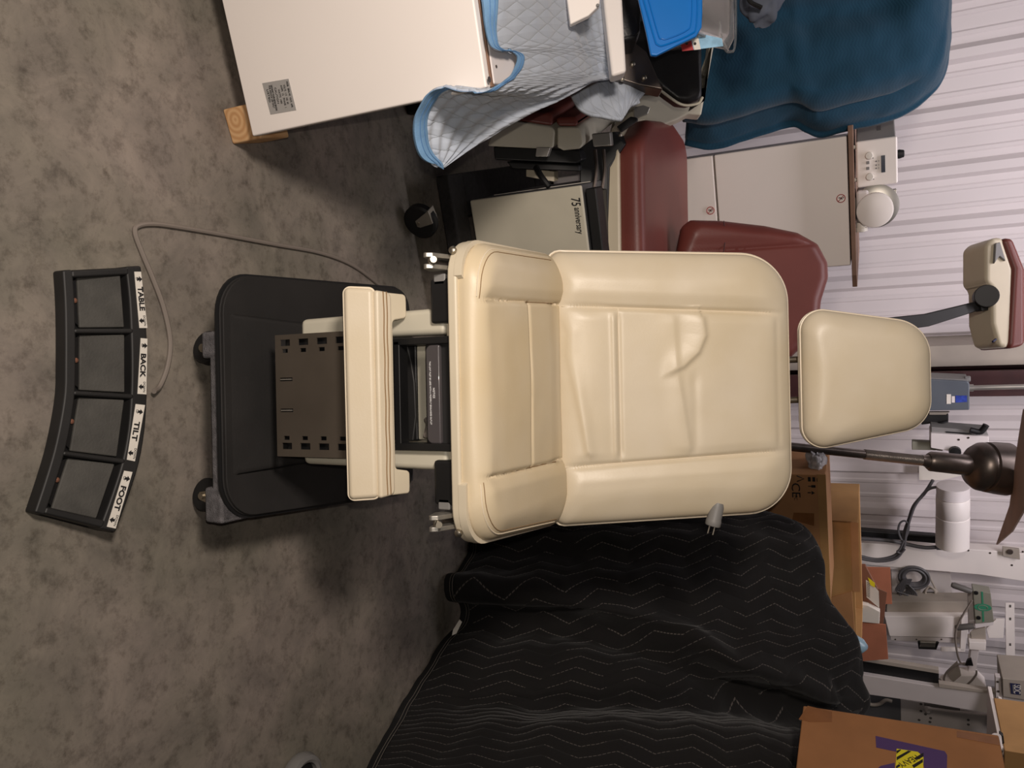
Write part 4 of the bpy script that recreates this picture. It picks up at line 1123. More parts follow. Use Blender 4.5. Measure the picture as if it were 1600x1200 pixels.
# ================================================================== black moving blanket
def black_blanket():
    bot = [(745, 765, 2.90), (740, 800, 2.85), (728, 862, 2.745), (716, 895, 2.69), (704, 925, 2.62), (716, 955, 2.64), (700, 985, 2.61), (672, 1030, 2.515), (640, 1080, 2.41), (628, 1100, 2.37), (608, 1140, 2.30), (575, 1200, 2.205), (545, 1255, 2.10)]
    top = [(1120, 765, 2.80), (1170, 795, 2.74), (1238, 814, 2.72), (1270, 840, 2.70), (1287, 880, 2.68), (1292, 930, 2.66), (1322, 975, 2.64), (1342, 1005, 2.62), (1347, 1060, 2.62), (1353, 1112, 2.64), (1266, 1124, 2.27), (1250, 1195, 2.06), (1235, 1260, 1.93)]
    ts = (0, .06, .2, .38, .56, .74, .88, 1)
    cols = []
    for b, e in zip(bot, top):
        c = []
        if e[1] > 1120:
            k = top.index(e) - 10; tp = (Vector((1.08, 2.39, 1.122)), Vector((1.215, 1.96, 1.122)), Vector((1.345, 1.55, 1.122)))[k]; bp = P(*b)
            for t in ts:
                q = bp.lerp(tp, t); q = q + Vector((-.10, -.06, .12)) * math.sin(PI * t) * .8; c.append(q)
            cols.append(c); continue
        for t in ts:
            x = b[0] + (e[0] - b[0]) * t; y = b[1] + (e[1] - b[1]) * t
            d = b[2] + (e[2] - b[2]) * t - .13 * math.sin(PI * min(1, t * 1.0)) * (1 if e[1] < 1120 else .3)
            q = P(x, y, d)
            c.append(q)
        cols.append(c)
    ridge = [(705, 920), (780, 926), (880, 930), (990, 962), (1080, 1000), (1150, 1040), (1230, 1060), (1300, 1085)]
    for i, c in enumerate(cols):
        e = c[-1]
        if i >= 10: c += [e + TV * .14, e + TV * .30]
        else: c += [e + NB * .05 + UP * -.08, e + NB * .07 + UP * -.26]
    last = cols[-1]
    cols.append([p + TV * .18 - NB * .04 for p in last]); cols.append([p + TV * .36 - NB * .02 for p in last])
    def pix(p):
        q = p - CAM; d = q.dot(FWD); u = q.x / d * FL; v = q.dot(Vector((0, sp, cp))) / d * FL
        return 800 + v * cr + u * sr, 600 + u * cr - v * sr
    def disp(u, v, p):
        x, y = pix(p)
        k = 0
        for i in range(len(ridge) - 1):
            (x0, y0), (x1, y1) = ridge[i], ridge[i + 1]
            if x0 <= x < x1 or (i == 0 and x < x0):
                yy = y0 + (y1 - y0) * max(0, (x - x0)) / (x1 - x0)
                w = 20
                k += .055 * math.exp(-((y - yy) / w) ** 2) - .045 * math.exp(-((y - yy - 42) / 26) ** 2)
        k += .020 * math.exp(-((y - 835 - (x - 900) * .05) / 14) ** 2) - .02 * math.exp(-((y - 865 - (x - 900) * .06) / 18) ** 2)
        if v > .70 and u < .67: k *= 1 - sstep(v, .70, .79)
        k += .012 * noise.noise(p * 4.5) * (1 - sstep(v, .74, .8)) + .007 * noise.noise(p * 11 + Vector((5, 0, 0))) + .003 * noise.noise(p * 26)
        return k
    o, g = cloth('moving_blanket', cols, 10, 16, M['quiltblack'], None, disp, .014)
    tag(o, 'black quilted blanket with pale zigzag stitching draped over a bulky object', 'moving blanket')
    U = len(g)
    mb = MB(); vs = []; fs = []
    for i in range(U):
        a, b = g[i][0], g[i][4]; dr = (b - a).normalized(); n = (CAM - a).normalized()
        vs += [a - dr * .006 - n * .010, a - dr * .004 + n * .006, a + dr * .028 + n * .0065, a + dr * .030 - n * .002]
    for i in range(U - 1):
        for k in range(4): j = (k + 1) % 4; fs.append([4 * i + k, 4 * i + j, 4 * i + 4 + j, 4 * i + 4 + k])
    mb.add(vs, fs).build('binding', 'hemb', o, smooth=60)
    th = mat('blanket_thread', (120, 112, 104), .9)
    for off in (.016, .026):
        pp = []
        for i in range(U):
            a, b = g[i][0], g[i][4]; dr = (b - a).normalized(); n = (CAM - a).normalized(); pp.append(a + dr * off + n * .0072)
        MB().tube(pp, .0007, 4, 0).build('stitch_line', th, o)
    q = [P(x, y, 2.56) for x, y in ((718, 968), (722, 972), (713, 990), (706, 993), (708, 984))]
    MB().prism(q, FWD * .002).build('sewn_tag', 'label', o)
black_blanket()

# ================================================================== cardboard boxes
def bigbox():
    e0 = P(1255, 1102, 2.2); z0, z1 = e0.z, P(1560, 1148, 2.0).z
    e = Vector((e0.x, e0.y, 0))
    s0, D1 = e.dot(TV), e.dot(NB); D0 = D1 - .62
    t = thing('cardboard_box', wf(s0 + .2, D0 + .3, z0), 'large brown cardboard box with purple print and a yellow HEAVY sticker', 'box')
    MB().wbox(s0, s0 + .42, D0, D1, z0, z1).build('carton', 'card3', t, bevel=.004)
    def on(x, y): return pS(x, y, s0 - .0006)
    def patch(l, name, m, k=0): return MB().prism([pS(x, y, s0 - .0004 - k * .0006) for x, y in l], TV * -.0006).build(name, m, t)
    patch([(1368, 1150), (1369, 1168), (1440, 1183), (1448, 1215), (1479, 1220), (1480, 1180), (1476, 1174)], 'purple_print', 'purple')
    patch([(1366, 1205), (1376, 1197), (1398, 1192), (1398, 1215)], 'purple_print', 'purple')
    st = [(1401, 1170), (1434, 1175), (1443, 1183), (1442, 1222), (1398, 1222)]
    s = patch(st, 'heavy_sticker', 'yellow', 1)
    for l in ([(1401, 1173), (1407, 1171), (1408, 1172), (1401, 1178)], [(1401, 1188), (1401, 1183), (1419, 1173), (1424, 1174)], [(1428, 1185), (1443, 1176), (1443, 1182), (1434, 1187)], [(1425, 1196), (1442, 1186), (1442, 1191), (1428, 1200)], [(1400, 1197), (1405, 1194), (1407, 1197), (1400, 1201)]):
        MB().prism([pS(x, y, s0 - .0018) for x, y in l], TV * -.0005).build('sticker_stripe', 'ink', s)
    a, b = pS(1434, 1182, s0 - .0018), pS(1405, 1196, s0 - .0018)
    text('HEAVY', .024, (a + b) / 2, b - a, (b - a).cross(TV) * 1, M['ink'], 'lettering', s, fit=(b - a).length * .98, ext=.0005)
    MB().prism([pS(x, y, s0 - .0004) for x, y in ((1248, 1124), (1262, 1103), (1300, 1112), (1300, 1128), (1265, 1128))], TV * -.0006).build('packing_tape', 'tape', t)
    MB().prism([pS(x, y, s0 - .0004) for x, y in ((1495, 1142), (1560, 1152), (1562, 1165), (1495, 1152))], TV * -.0006).build('packing_tape', 'tape', t)
    return s0, D0, D1, z1
BB = bigbox()
def ce_box():
    t = thing('cardboard_box', wf(1.3, 2.9, .9), 'brown cardboard box with CE mark and recycling symbols behind the black blanket', 'box')
    D = 2.88; z1 = pD(1290, 745, D).z; s0 = pD(1285, 742, D).dot(TV); s1 = s0 + .55
    MB().wbox(s0, s1, D, D + .29, .62, z1).build('carton', 'card', t, bevel=.004)
    MB().prism([wf(s0 - .002, D - .0015, z1 - .03), wf(s1, D - .0015, z1 - .03), wf(s1, D - .0015, z1 + .001), wf(s0 - .002, D - .0015, z1 + .001)], NB * .004).build('flap_edge', 'card2', t, bevel=.001)
    def on(x, y): return pD(x, y, D - .0008)
    text('CE', .044, on(1243, 766), TV, UP, M['ink'], 'lettering', t, fit=.060, ext=.0004)
    text('FC', .018, on(1243, 778), TV, UP, M['ink'], 'lettering', t, ext=.0004)
    m = MB(); c = on(1251, 748)
    m.tube([c + TV * -.012 - UP * .014, c + UP * .012, c + TV * .012 - UP * .014], .0022, 5, 0); m.build('mark_triangle', 'ink', t)
    m = MB(); c = on(1268, 749)
    for k in (-1, 1): m.box(c + UP * .008 * k, (.018, .001, .010), (TV, NB, UP))
    m.box(on(1277, 750), (.014, .001, .004), (TV, NB, UP))
    c = on(1271, 760); m.box(c, (.010, .001, .015), (TV, NB, UP)); m.box(c - UP * .013, (.003, .001, .012), (TV, NB, UP))
    c = on(1268, 770); m.prism([c + TV * -.008, c + TV * .008, c + UP * .012], NB * -.0006); m.box(c - UP * .008, (.004, .001, .012), (TV, NB, UP))
    m.build('handling_marks', 'ink', t)
    MB().prism([on(x, y) for x, y in ((1240, 801), (1272, 802), (1272, 822), (1238, 812))], NB * -.0006).build('packing_tape', 'tape', t)
ce_box()
def tan_box():
    D = 3.2
    t = thing('cardboard_box', wf(1.8, 3.4, .9), 'tan cardboard box with an open front flap, right of the CE box', 'box')
    z1 = pD(1341, 820, D).z; s0 = pD(1320, 815, D).dot(TV); s1 = pD(1330, 1010, D).dot(TV)
    b = MB(); b.wbox(s0, s0 + .008, D, D + .3, .75, z1).wbox(s1 - .008, s1, D, D + .3, .75, z1).wbox(s0, s1, D + .392, D + .3, .75, z1).wbox(s0, s1, D, D + .008, .75, z1 - .02).wbox(s0, s1, D, D + .3, .75, .76)
    b.build('carton', 'card2', t, bevel=.002)
    f = [pD(x, y, D - .01) for x, y in ((1290, 935), (1331, 923), (1337, 1005), (1290, 1010))]
    MB().prism(f, NB * -.006).build('front_flap', 'card', t, bevel=.001)
    MB().prism([wf(s0, D - .004, z1 - .03), wf(s0 + .33, D - .004, z1 - .03), wf(s0 + .33, D - .004, z1), wf(s0, D - .004, z1)], NB * .004).build('top_edge', 'card', t)
tan_box()
def small_box():
    D = 3.55
    t = thing('cardboard_box', wf(2.1, 3.7, 1.0), 'small reddish brown carton with shipping label and standing flaps behind the tan box', 'box')
    z0, z1 = 1.0, pD(1385, 970, D).z
    q = lambda x, y, d=D: pD(x, y, d)
    MB().prism([q(*p) for p in ((1336, 884), (1352, 884), (1372, 922), (1372, 962), (1334, 975))], NB * .02).build('front_wall', 'cardin', t, bevel=.002)
    MB().prism([q(x, y, D + .22) for x, y in ((1345, 886), (1391, 887), (1394, 944), (1345, 944))], NB * .006).build('standing_flap', 'cardr', t, bevel=.001)
    MB().prism([q(x, y, D - .02) for x, y in ((1336, 973), (1384, 976), (1388, 1030), (1338, 1034))], NB * .006).build('standing_flap', 'cardr', t, bevel=.001)
    MB().prism([q(x, y, D + .10) for x, y in ((1345, 890), (1373, 920), (1386, 926), (1380, 976), (1345, 976))], NB * .006).build('inner_wall', 'cardin', t, bevel=.001)
    l = MB().prism([q(x, y, D - .012) for x, y in ((1353, 906), (1363, 912), (1373, 924), (1374, 950), (1354, 933))], NB * -.001).build('shipping_label', 'label', t)
    MB().prism([q(x, y, D - .014) for x, y in ((1356, 902), (1367, 911), (1367, 918), (1360, 914))], NB * -.001).build('yellow_tab', 'yellow', l)
    m = MB()
    for k in range(9):
        y = 909 + k * 2.6; x = 1354.5; m.prism([q(x, y, D - .0135), q(x + 5, y + 3, D - .0135), q(x + 5, y + 4.2, D - .0135), q(x, y + 1.2, D - .0135)], NB * -.0004)
    m.build('bar_code', 'graypl', l)
    MB().prism([q(x, y, D - .03) for x, y in ((1346, 944), (1356, 946), (1375, 956), (1374, 975), (1345, 972))], NB * .03).build('inner_packet', 'label', t, bevel=.003)
small_box()
# pale blue plastic tip
a = P(1320, 1003, 2.74); b = P(1356, 1012, 2.74)
bl = MB().lathe([(.038, -.05), (.038, 0), (.036, .03), (.026, .062), (.010, .080), (0, .082)], a, b - a, 24).build('plastic_bottle', 'paleblue')
tag(bl, 'pale blue plastic bottle tip poking out above the black blanket', 'bottle')
p = pD(1573, 1173, 2.98); s = p.dot(TV); p.z = pD(1557, 1150, 3.0).z + .0265
tb = thing('cardboard_box', wf(s + .2, 3.1, p.z), 'orange cardboard box on the white shelf at the upper right corner', 'box')
MB().wbox(s, s + .4, 2.98, 3.3, p.z, p.z + .3).build('carton', 'card2', tb, bevel=.003)
wr = lump('plastic_wrap', mat('crumpled_film', (206, 202, 204), .2, var=.4, vscale=40), pD(1276, 730, 2.98) + UP * .0, .07, .05, .035, 9, .5)
tag(wr, 'crumpled clear plastic wrap lying on top of the CE box', 'plastic wrap')

# ================================================================== steel spindle with drum, cardboard sheet on it
def spindle():
    t = thing('steel_shaft', P(1255, 700, 3.0), 'dark machined steel shaft widening to a big drum, right of the cream headrest', 'shaft')
    a = P(1255, 700, 3.0); b = P(1590, 735, 3.02); ax = (b - a).normalized(); L = (b - a).length
    foot = a - ax * (a.z / ax.z)
    k = L / 335.0          # metres along the shaft per photo pixel
    q = lambda x: a + ax * ((x - 1255) * k)
    DL = (1.80 - q(1511).z) / ax.z
    MB().lathe([(.13, 0), (.13, .02), (.05, .03)], foot, UP, 32).build('foot_plate', 'metaldark', t)
    MB().cyl(foot + ax * .01, q(1350), .017, seg=20).build('rod', 'metaldark', t)
    th = [(.018, 0)]
    n = 60; Lt = 90 * k
    for i in range(n): th += [(.0205, Lt * (i + .2) / n), (.0185, Lt * (i + .7) / n)]
    MB().lathe(th + [(.0205, Lt)], q(1350), ax, 20).build('threaded_rod', 'metalw', t)
    MB().lathe([(.016, 0), (.021, .004), (.021, .012), (.027, .03)], q(1438), ax, 24).build('collar', 'metaldark', t)
    MB().lathe([(.030, 0), (.039, .012), (.041, 62 * k), (.040, 64 * k)], q(1449), ax, 32).build('barrel', 'metaldark', t)
    MB().lathe([(.04, 0), (.078, .02), (.094, .045), (.096, .058), (.090, .064), (.090, .070), (.098, .074), (.102, .11), (.104, DL - .004), (.08, DL)], q(1511), ax, 40).build('drum', 'metaldark', t)
    return q(1511) + ax * DL
top = spindle()
zs = 1.808
cs = MB().prism([pZ(1598, 640, zs), pZ(1590, 690, zs), pZ(1577, 790, zs), pZ(1556, 851, zs), pZ(1580, 830, zs), pZ(1600, 795, zs), pZ(1640, 760, zs), pZ(1640, 600, zs)], UP * .008).build('cardboard_sheet', 'sheet', bevel=.001)
tag(cs, 'brown cardboard sheet resting above the steel drum at the upper edge', 'cardboard')

# ================================================================== things on and by the wall
def wallthing(name, label, cat, d=4.6, at=(1500, 900), group=None): return thing(name, pD(at[0], at[1], d), label, cat, group)
def wp(l, D): return [pD(x, y, D) for x, y in l]
def plate(name, l, D, th, m, par, bevel=.003): return MB().prism(wp(l, D), NB * th).build(name, m, par, bevel=bevel)

t = wallthing('electrical_box', 'dark grey electrical box with blue and white stickers on the red steel post', 'electrical box', 4.4, (1490, 620))
bx = plate('box_body', [(1440, 592), (1512, 596), (1515, 600), (1515, 641), (1440, 642)], 4.38, .11, 'panelgrey', t, .006)
plate('box_side', [(1440, 590), (1512, 593), (1513, 596), (1440, 595)], 4.39, .1, 'graypl', t, .001)
a = plate('white_sticker', [(1479, 616), (1486, 616), (1486, 631), (1479, 631)], 4.379, -.001, 'label', bx, 0)
plate('pink_sticker', [(1487, 619), (1492, 619), (1492, 629), (1487, 629)], 4.379, -.001, 'whited', bx, 0)
plate('blue_sticker', [(1493, 618), (1511, 618), (1511, 628), (1493, 629)], 4.379, -.001, 'bluelab', bx, 0)
MB().lathe([(.016, 0), (.016, .02), (.012, .024)], pD(1508, 592, 4.42), UP, 12).build('knockout', 'graypl', t)
MB().cyl(pD(1516, 606, 4.42), pD(1640, 603, 4.42) , .013, seg=16).build('conduit', 'chrome', t)
MB().cyl(pD(1514, 606, 4.42), pD(1521, 606, 4.42), .019, seg=16).build('conduit_fitting', 'chrome', t)

t = wallthing('door_latch', 'small black latch with worn brass edges just right of the cream headrest', 'latch', 4.5, (1465, 652))
plate('latch_body', [(1440, 648), (1482, 648), (1482, 658), (1440, 664)], 4.5, .04, 'blackp', t)
plate('latch_strip', [(1452, 644), (1484, 644), (1478, 648), (1452, 648)], 4.49, .02, 'beige', t, .001)
MB().tube([pD(1456, 664, 4.5), pD(1470, 661, 4.49), pD(1481, 658, 4.5)], .006).build('latch_bar', 'black', t)

t = wallthing('lever_unit', 'white wall unit with a black slotted top and upturned black lever', 'machine', 4.4, (1500, 690))
plate('housing', [(1454, 677), (1545, 682), (1545, 706), (1500, 708), (1454, 700)], 4.40, .12, 'whited', t, .004)
plate('top_cover', [(1455, 667), (1542, 674), (1545, 682), (1455, 677)], 4.42, .1, 'graypl', t, .003)
plate('slot', [(1478, 674), (1518, 677), (1518, 679), (1478, 676)], 4.418, -.002, 'black', t, 0)
MB().tube(wp([(1516, 672), (1530, 675), (1536, 671), (1541, 664)], 4.39), .016, 10, 4).build('lever', 'black', t)
MB().lathe([(.03, 0), (.028, .02), (.0, .022)], pD(1492, 705, 4.40), -NB, 16).build('black_knob', 'black', t)
for (x, y) in ((1498, 687), (1513, 684)): MB().lathe([(.006, 0), (.005, .003)], pD(x, y, 4.40), -NB, 10).build('screw', 'metaldark', t)

t = wallthing('angle_bracket', 'short greenish grey angle bracket above the threaded shaft', 'bracket', 4.45, (1455, 698))
plate('bracket_arm', [(1425, 690), (1463, 692), (1463, 704), (1425, 703)], 4.45, .04, 'devgrey', t)
plate('bracket_end', [(1463, 693), (1473, 694), (1473, 705), (1463, 704)], 4.44, .05, 'beige', t)

sh = plate('paper_sheet', [(1436, 728), (1436, 750), (1472, 750), (1512, 741), (1508, 715)], 4.70, .003, 'label', None, 0)
tag(sh, 'white paper sheet fixed to the wall below the steel shaft', 'paper')

t = wallthing('white_canister', 'fat white ribbed pipe with a cap, lying level on the wall right of the drum', 'pipe', 4.45, (1490, 800))
a, b = pD(1489, 758, 4.45), pD(1488, 852, 4.45)
ax = (b - a).normalized(); L = (b - a).length; R = .083
MB().lathe([(R * .8, 0), (R * .98, .004), (R * .98, L * .17), (R, L * .18)], a, ax, 8 * 3).build('pipe_cap', 'whited', t)
MB().lathe([(R * .985, L * .18), (R * .96, L * .195), (R, L * .21), (R, L * .49), (R * .97, L * .5), (R * 1.01, L * .51), (R * 1.01, L)], a, ax, 32).build('pipe', 'white', t)

t = wallthing('black_tube', 'long black tube with cables hanging on the wall beneath the white pipe', 'tube', 4.5, (1400, 838))
plate('tube_body', [(1335, 828), (1463, 838), (1463, 850), (1335, 838)], 4.55, .05, 'black', t, .008)
MB().tube(wp([(1335, 841), (1390, 845), (1440, 855), (1466, 855)], 4.53), .011, 8, 6).cyl(pD(1463, 855, 4.53), pD(1471, 855, 4.53), .016).build('cable_end', 'cabled', t)
t2 = MB()
t2.tube(wp([(1340, 868), (1370, 874), (1398, 868), (1410, 852), (1412, 835), (1420, 812), (1428, 790), (1445, 770), (1458, 750)], 4.48), .009, 8, 8)
t2.tube(wp([(1340, 872), (1372, 877), (1400, 872), (1412, 855), (1416, 832), (1424, 804), (1432, 786), (1450, 765), (1470, 760)], 4.47), .008, 8, 8)
t2.tube(wp([(1412, 850), (1404, 832), (1406, 818), (1414, 814), (1420, 822), (1416, 838), (1408, 852)], 4.47), .006, 8, 8)
t2.tube(wp([(1412, 845), (1406, 858), (1402, 862), (1408, 864), (1414, 858)], 4.46), .006, 8, 8)
o = t2.build('power_cable', 'cabled'); tag(o, 'looped dark power cable tied against the wall by the black tube', 'cable')

t = wallthing('wall_panel', 'long white screwed metal panel standing upright, left of the coiled cable', 'panel', 4.6, (1480, 870))
plate('panel_face', [(1320, 847), (1470, 855), (1570, 862), (1610, 866), (1610, 910), (1530, 898), (1345, 882), (1320, 878)], 4.60, .08, 'white', t, .004)
plate('panel_edge', [(1345, 882), (1430, 888), (1430, 892), (1345, 886)], 4.61, .05, 'offw', t, .001)
for (x, y) in ((1513, 860), (1547, 864), (1581, 883), (1598, 862)): MB().lathe([(.006, 0), (.005, .003)], pD(x, y, 4.60), -NB, 10).build('screw', 'metaldark', t)
plate('corner_bracket', [(1566, 853), (1592, 856), (1593, 872), (1566, 866)], 4.595, -.02, 'beige', t, .002)
MB().lathe([(.016, 0), (.014, .008)], pD(1578, 862, 4.574), -NB, 14).build('bracket_screw', 'metaldark', t)

t = wallthing('cable_reel', 'coiled grey cable with white plugs hanging beside the white panel', 'cable', 4.62, (1430, 910))
plate('mount_board', [(1392, 888), (1485, 896), (1490, 940), (1395, 940)], 4.70, .03, 'offw', t, .002)
plate('white_adaptor', [(1404, 909), (1414, 909), (1414, 924), (1404, 922)], 4.62, .04, 'white', t)
plate('white_adaptor', [(1420, 915), (1438, 917), (1440, 938), (1424, 938)], 4.64, .03, 'white', t)
m = MB(); c = pD(1428, 901, 4.60)
for k in range(6):
    R = .05 + .006 * k; pts = [c + TV * (R * .9 * math.cos(a)) + UP * R * math.sin(a) - NB * .006 * (k % 3) for a in [2 * PI * i / 18 for i in range(18)]]
    m.tube(pts, .008, 6, 3, True)
m.build('coil', 'cabled', t)
m = MB(); random.seed(3)
for k in range(7):
    y0 = 908 + k * 2; x0 = 1424 - k * 2
    m.tube(wp([(x0, 905), (x0 - 6 - k, 916 + k), (1400 + k * 3, 930 + (k % 3) * 5), (1406 + k * 4, 942), (1414 + k * 3, 928), (1420, 914)], 4.59 - .004 * k), .005, 6, 5)
m.build('hanging_loops', 'cabled', t)
m = MB()
for k in range(4):
    m.tube(wp([(1444 + k * 2, 938), (1443 + k, 926), (1452, 919 - k), (1464 - k, 924), (1466 - k * 2, 938)], 4.62 - .01 * k), .006, 6, 5)
m.tube(wp([(1440, 891), (1450, 898), (1458, 912), (1466, 928)], 4.62), .006)
m.build('beige_coil', 'beige', t)
plate('socket', [(1444, 930), (1462, 930), (1463, 939), (1444, 939)], 4.6, .04, 'black', t)

t = wallthing('rail_housing', 'wide white rail housing with a beige left side below the coiled cable', 'panel', 4.45, (1450, 980))
plate('side_face', [(1386, 940), (1515, 940), (1520, 963), (1385, 963)], 4.50, .1, 'beige', t, .003)
plate('front_face', [(1382, 963), (1515, 964), (1512, 997), (1390, 994)], 4.45, .05, 'white', t, .003)
plate('edge_strip', [(1391, 994), (1503, 998), (1500, 1005), (1392, 1001)], 4.46, .1, 'offw', t, .002)
for x in (1399, 1432, 1471): MB().lathe([(.005, 0), (.004, .003)], pD(x, 999, 4.46), -NB, 10).build('screw', 'metaldark', t)
m = MB().tube(wp([(1436, 1002), (1436, 1012), (1462, 1013), (1465, 1003)], 4.42), .008, 8, 0).build('pull_handle', 'black', t)
plate('steel_plate', [(1436, 1003), (1463, 1004), (1463, 1012), (1438, 1011)], 4.44, .02, 'chrome', t)
t = wallthing('shelf_bracket', 'white L shaped bracket under the white rail housing', 'bracket', 4.42, (1500, 1000))
plate('bracket_leg', [(1502, 962), (1516, 962), (1508, 1018), (1500, 1018)], 4.42, .02, 'white', t)
plate('bracket_foot', [(1470, 1013), (1508, 1014), (1508, 1019), (1470, 1018)], 4.42, .02, 'white', t)

t = wallthing('handle_unit', 'greenish grey unit with two grey handles and a green oval emblem on a wall arm', 'machine', 4.2, (1530, 950))
f = plate('face_plate', [(1520, 922), (1548, 927), (1553, 972), (1524, 975)], 4.20, .07, 'devgrey', t, .003)
plate('lower_shell', [(1523, 975), (1553, 972), (1552, 977), (1524, 982)], 4.21, .06, 'whited', t, .002)
c = pD(1535.5, 949, 4.199)
o = MB(); o.prism([c + TV * (.022 * math.sin(a)) + UP * (.040 * math.cos(a)) for a in [2 * PI * k / 24 for k in range(24)]], NB * -.0015); o.build('oval_emblem', 'green', f)
MB().prism(wp([(1533, 924), (1536, 925), (1538, 971), (1535, 972)], 4.1995), NB * -.0008).build('green_stripe', 'green', f)
m = MB(); 
m.tube([c - NB * .002 + TV * (.014 * math.sin(a)) + UP * (.022 * math.cos(a)) for a in [2 * PI * k / 16 for k in range(16)]], .0016, 5, 0, True); m.build('emblem_ring', 'devgrey', f)
for (x, y) in ((1525, 926), (1529, 965)): MB().lathe([(.011, 0), (.010, .006)], pD(x, y, 4.2), -NB, 12).build('black_screw', 'black', f)
for l in ([(1486, 913), (1518, 924)], [(1492, 981), (1522, 978)]):
    a, b = [pD(x, y, 4.18) for x, y in l]; ax = b - a; L = ax.length
    MB().lathe([(.0, 0), (.012, .003), (.0165, .014), (.0165, L * .8), (.014, L)], a, ax, 16).build('grip_handle', 'handle', t)
plate('stem', [(1512, 925), (1520, 925), (1524, 980), (1514, 990)], 4.24, .04, 'whited', t)
plate('neck', [(1516, 986), (1540, 980), (1541, 1004), (1518, 1003)], 4.25, .06, 'beige', t)
plate('collar', [(1514, 1003), (1541, 1004), (1540, 1017), (1514, 1015)], 4.22, .08, 'white', t)
plate('arm', [(1517, 1016), (1530, 1016), (1524, 1055), (1512, 1054)], 4.24, .06, 'whited', t)
plate('arm_foot', [(1470, 1070), (1500, 1056), (1525, 1056), (1541, 1072), (1541, 1080), (1470, 1074)], 4.2, .08, 'white', t)
plate('foot_cover', [(1480, 1056), (1497, 1040), (1502, 1056), (1490, 1066)], 4.19, .05, 'beige', t)
MB().tube(wp([(1519, 938), (1504, 962), (1494, 985), (1494, 1010), (1500, 1034), (1512, 1040)], 4.17), .005, 8, 8).build('hose', 'cable', t)
MB().tube(wp([(1508, 1036), (1492, 1040), (1478, 1052), (1476, 1066), (1490, 1074), (1510, 1070), (1524, 1056), (1526, 1048)], 4.16), .005, 8, 8).tube(wp([(1345, 1064), (1390, 1068), (1430, 1066), (1470, 1062), (1440, 1057), (1405, 1056), (1392, 1060), (1395, 1066), (1430, 1064), (1468, 1061)], 4.16), .005, 8, 6).build('cable', 'cable', t)
plate('cable_clip', [(1512, 1032), (1518, 1030), (1521, 1041), (1508, 1040)], 4.16, .02, 'black', t)

st = plate('punched_strip', [(1571, 943), (1585, 943), (1586, 1031), (1572, 1031)], 4.4, .01, 'white', None, .001)
tag(st, 'upright white punched metal strip at the upper right of the wall', 'bracket')
for y in (947, 967, 1007, 1027): plate('slot', [(1577, y - 2), (1580, y - 2), (1580, y + 2), (1577, y + 2)], 4.3995, -.001, 'handle', st, 0)
pl = plate('mount_plate', [(1541, 982), (1556, 968), (1570, 968), (1568, 997), (1545, 997)], 4.38, .015, 'white', None, .002)
tag(pl, 'notched white plate between the handle unit and the punched strip', 'plate')

t = wallthing('lift_column', 'wide cream steel column with a black slot, behind the black blanket', 'column', 3.9, (1460, 1080))
plate('column_face', [(1300, 1050), (1346, 1054), (1450, 1071), (1556, 1084), (1558, 1117), (1440, 1097), (1340, 1083), (1300, 1078)], 3.90, .03, 'offw', t, .003)
plate('slot', [(1300, 1028), (1346, 1032), (1467, 1052), (1467, 1070), (1346, 1054), (1300, 1048)], 3.93, .03, 'black', t, .002)
plate('slot_lip', [(1300, 1022), (1346, 1027), (1467, 1047), (1467, 1053), (1346, 1033), (1300, 1028)], 3.92, .03, 'beige', t, .002)
plate('rail', [(1467, 1068), (1556, 1081), (1556, 1085), (1467, 1074)], 3.89, .03, 'beige', t, .001)
plate('end_bracket', [(1555, 1057), (1563, 1058), (1566, 1090), (1556, 1093)], 3.86, .03, 'offw', t, .002)
plate('end_clip', [(1553, 1108), (1560, 1090), (1566, 1092), (1558, 1121), (1548, 1119)], 3.85, .03, 'white', t, .002)
for (x, y) in ((1559, 1065), (1560, 1080)): MB().lathe([(.006, 0), (.005, .004)], pD(x, y, 3.86), -NB, 10).build('screw', 'metaldark', t)

t = wallthing('motor_box', 'beige motor box with a navy label at the upper right edge', 'machine', 3.8, (1590, 1080))
b = plate('box_body', [(1566, 1060), (1640, 1066), (1640, 1100), (1567, 1089)], 3.85, .2, 'beige', t, .004)
plate('lower_body', [(1567, 1089), (1640, 1100), (1640, 1175), (1572, 1172), (1566, 1128)], 3.87, .2, 'offw', t, .004)
n = plate('navy_label', [(1578, 1067), (1594, 1069), (1595, 1086), (1580, 1084)], 3.849, -.001, 'navy', b, 0)
text('SDC', .04, pD(1589, 1077, 3.8475), TV, UP, M['label'], 'lettering', n, fit=.05, ext=.0004)
MB().prism([p for p in wp([(1582, 1070), (1584, 1070), (1585, 1083), (1583, 1083)], 3.8478)], NB * -.0004).build('label_rule', 'graypl', n)

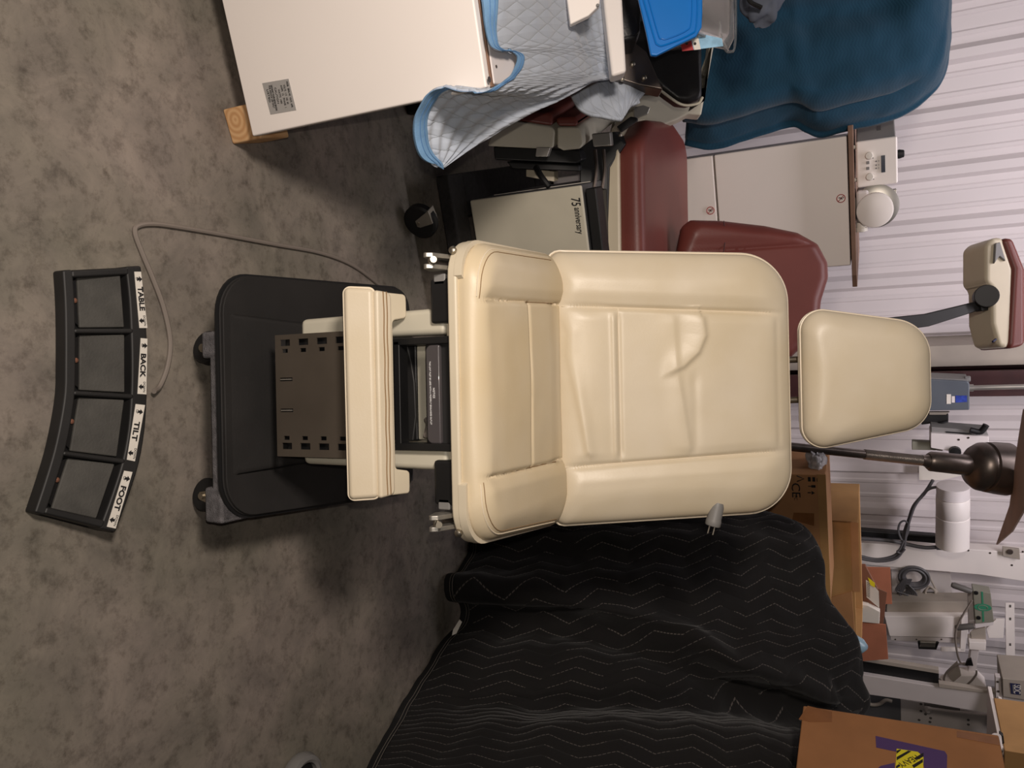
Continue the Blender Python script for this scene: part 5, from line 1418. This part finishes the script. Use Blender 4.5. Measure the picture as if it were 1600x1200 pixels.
t = wallthing('back_panel', 'white screwed panel with a thin rod, behind the large brown box', 'panel', 4.1, (1450, 1120))
plate('grey_door', [(1340, 1080), (1407, 1092), (1408, 1150), (1340, 1140)], 4.20, .05, 'greyside', t, .003)
plate('panel_face', [(1407, 1092), (1556, 1118), (1560, 1150), (1408, 1150)], 4.20, .05, 'offw', t, .003)
MB().tube(wp([(1450, 1107), (1490, 1112), (1545, 1118)], 4.15), .009, 8, 4).lathe([(.02, 0), (.018, .02), (.008, .03)], pD(1450, 1107, 4.19), -NB, 16).build('rod', 'offw', t)
MB().tube(wp([(1444, 1100), (1470, 1104), (1500, 1109)], 4.17), .008, 6, 4).build('rod_guide', 'handle', t)
for (x, y) in ((1439, 1100), (1439, 1111), (1446, 1116), (1454, 1122), (1453, 1128), (1436, 1125), (1513, 1125), (1513, 1132), (1545, 1126)): MB().lathe([(.008, 0), (.006, .003)], pD(x, y, 4.2), -NB, 10).build('screw', 'handle', t)
MB().tube(wp([(1354, 1097), (1362, 1101), (1374, 1100), (1384, 1094), (1394, 1096)], 4.17), .010, 8, 6).build('door_cable', 'beige', t)
t3 = MB().tube(wp([(1572, 1124), (1566, 1136), (1556, 1146), (1545, 1150)], 3.8), .012, 8, 6).build('beige_hose', 'beige')
tag(t3, 'short beige hose curling down from the motor box', 'hose')
t = wallthing('storage_shelf', 'white shelf rail with grey bands under the orange box at the upper right corner', 'shelf', 3.0, (1560, 1190))
za = pD(1557, 1150, 3.0); zb = pD(1563, 1215, 3.0)
MB().cyl(za, zb + (zb - za) * 2.2, .017, seg=16).build('front_rail', 'white', t)
for f in (.30, .42): MB().cyl(za.lerp(zb, f), za.lerp(zb, f + .04), .0185, seg=16).build('rail_band', 'graypl', t)
sa, se = za.dot(TV) + .02, za.dot(TV) + .85
MB().wbox(sa + .03, se, 3.0, 3.38, za.z + .012, za.z + .026).build('deck', 'white', t, bevel=.002)
for q, d in ((sa + .58, 3.05), (sa + .58, 3.34), (se - .03, 3.05), (se - .03, 3.34)): MB().cyl(wf(q, d, 0), wf(q, d, za.z + .012), .012, seg=12).build('post', 'white', t)
SHZ = za.z + .026
plate('black_hook', [(1562, 1146), (1568, 1150), (1570, 1165), (1563, 1180), (1560, 1172)], 3.02, .02, 'black', t, .003)
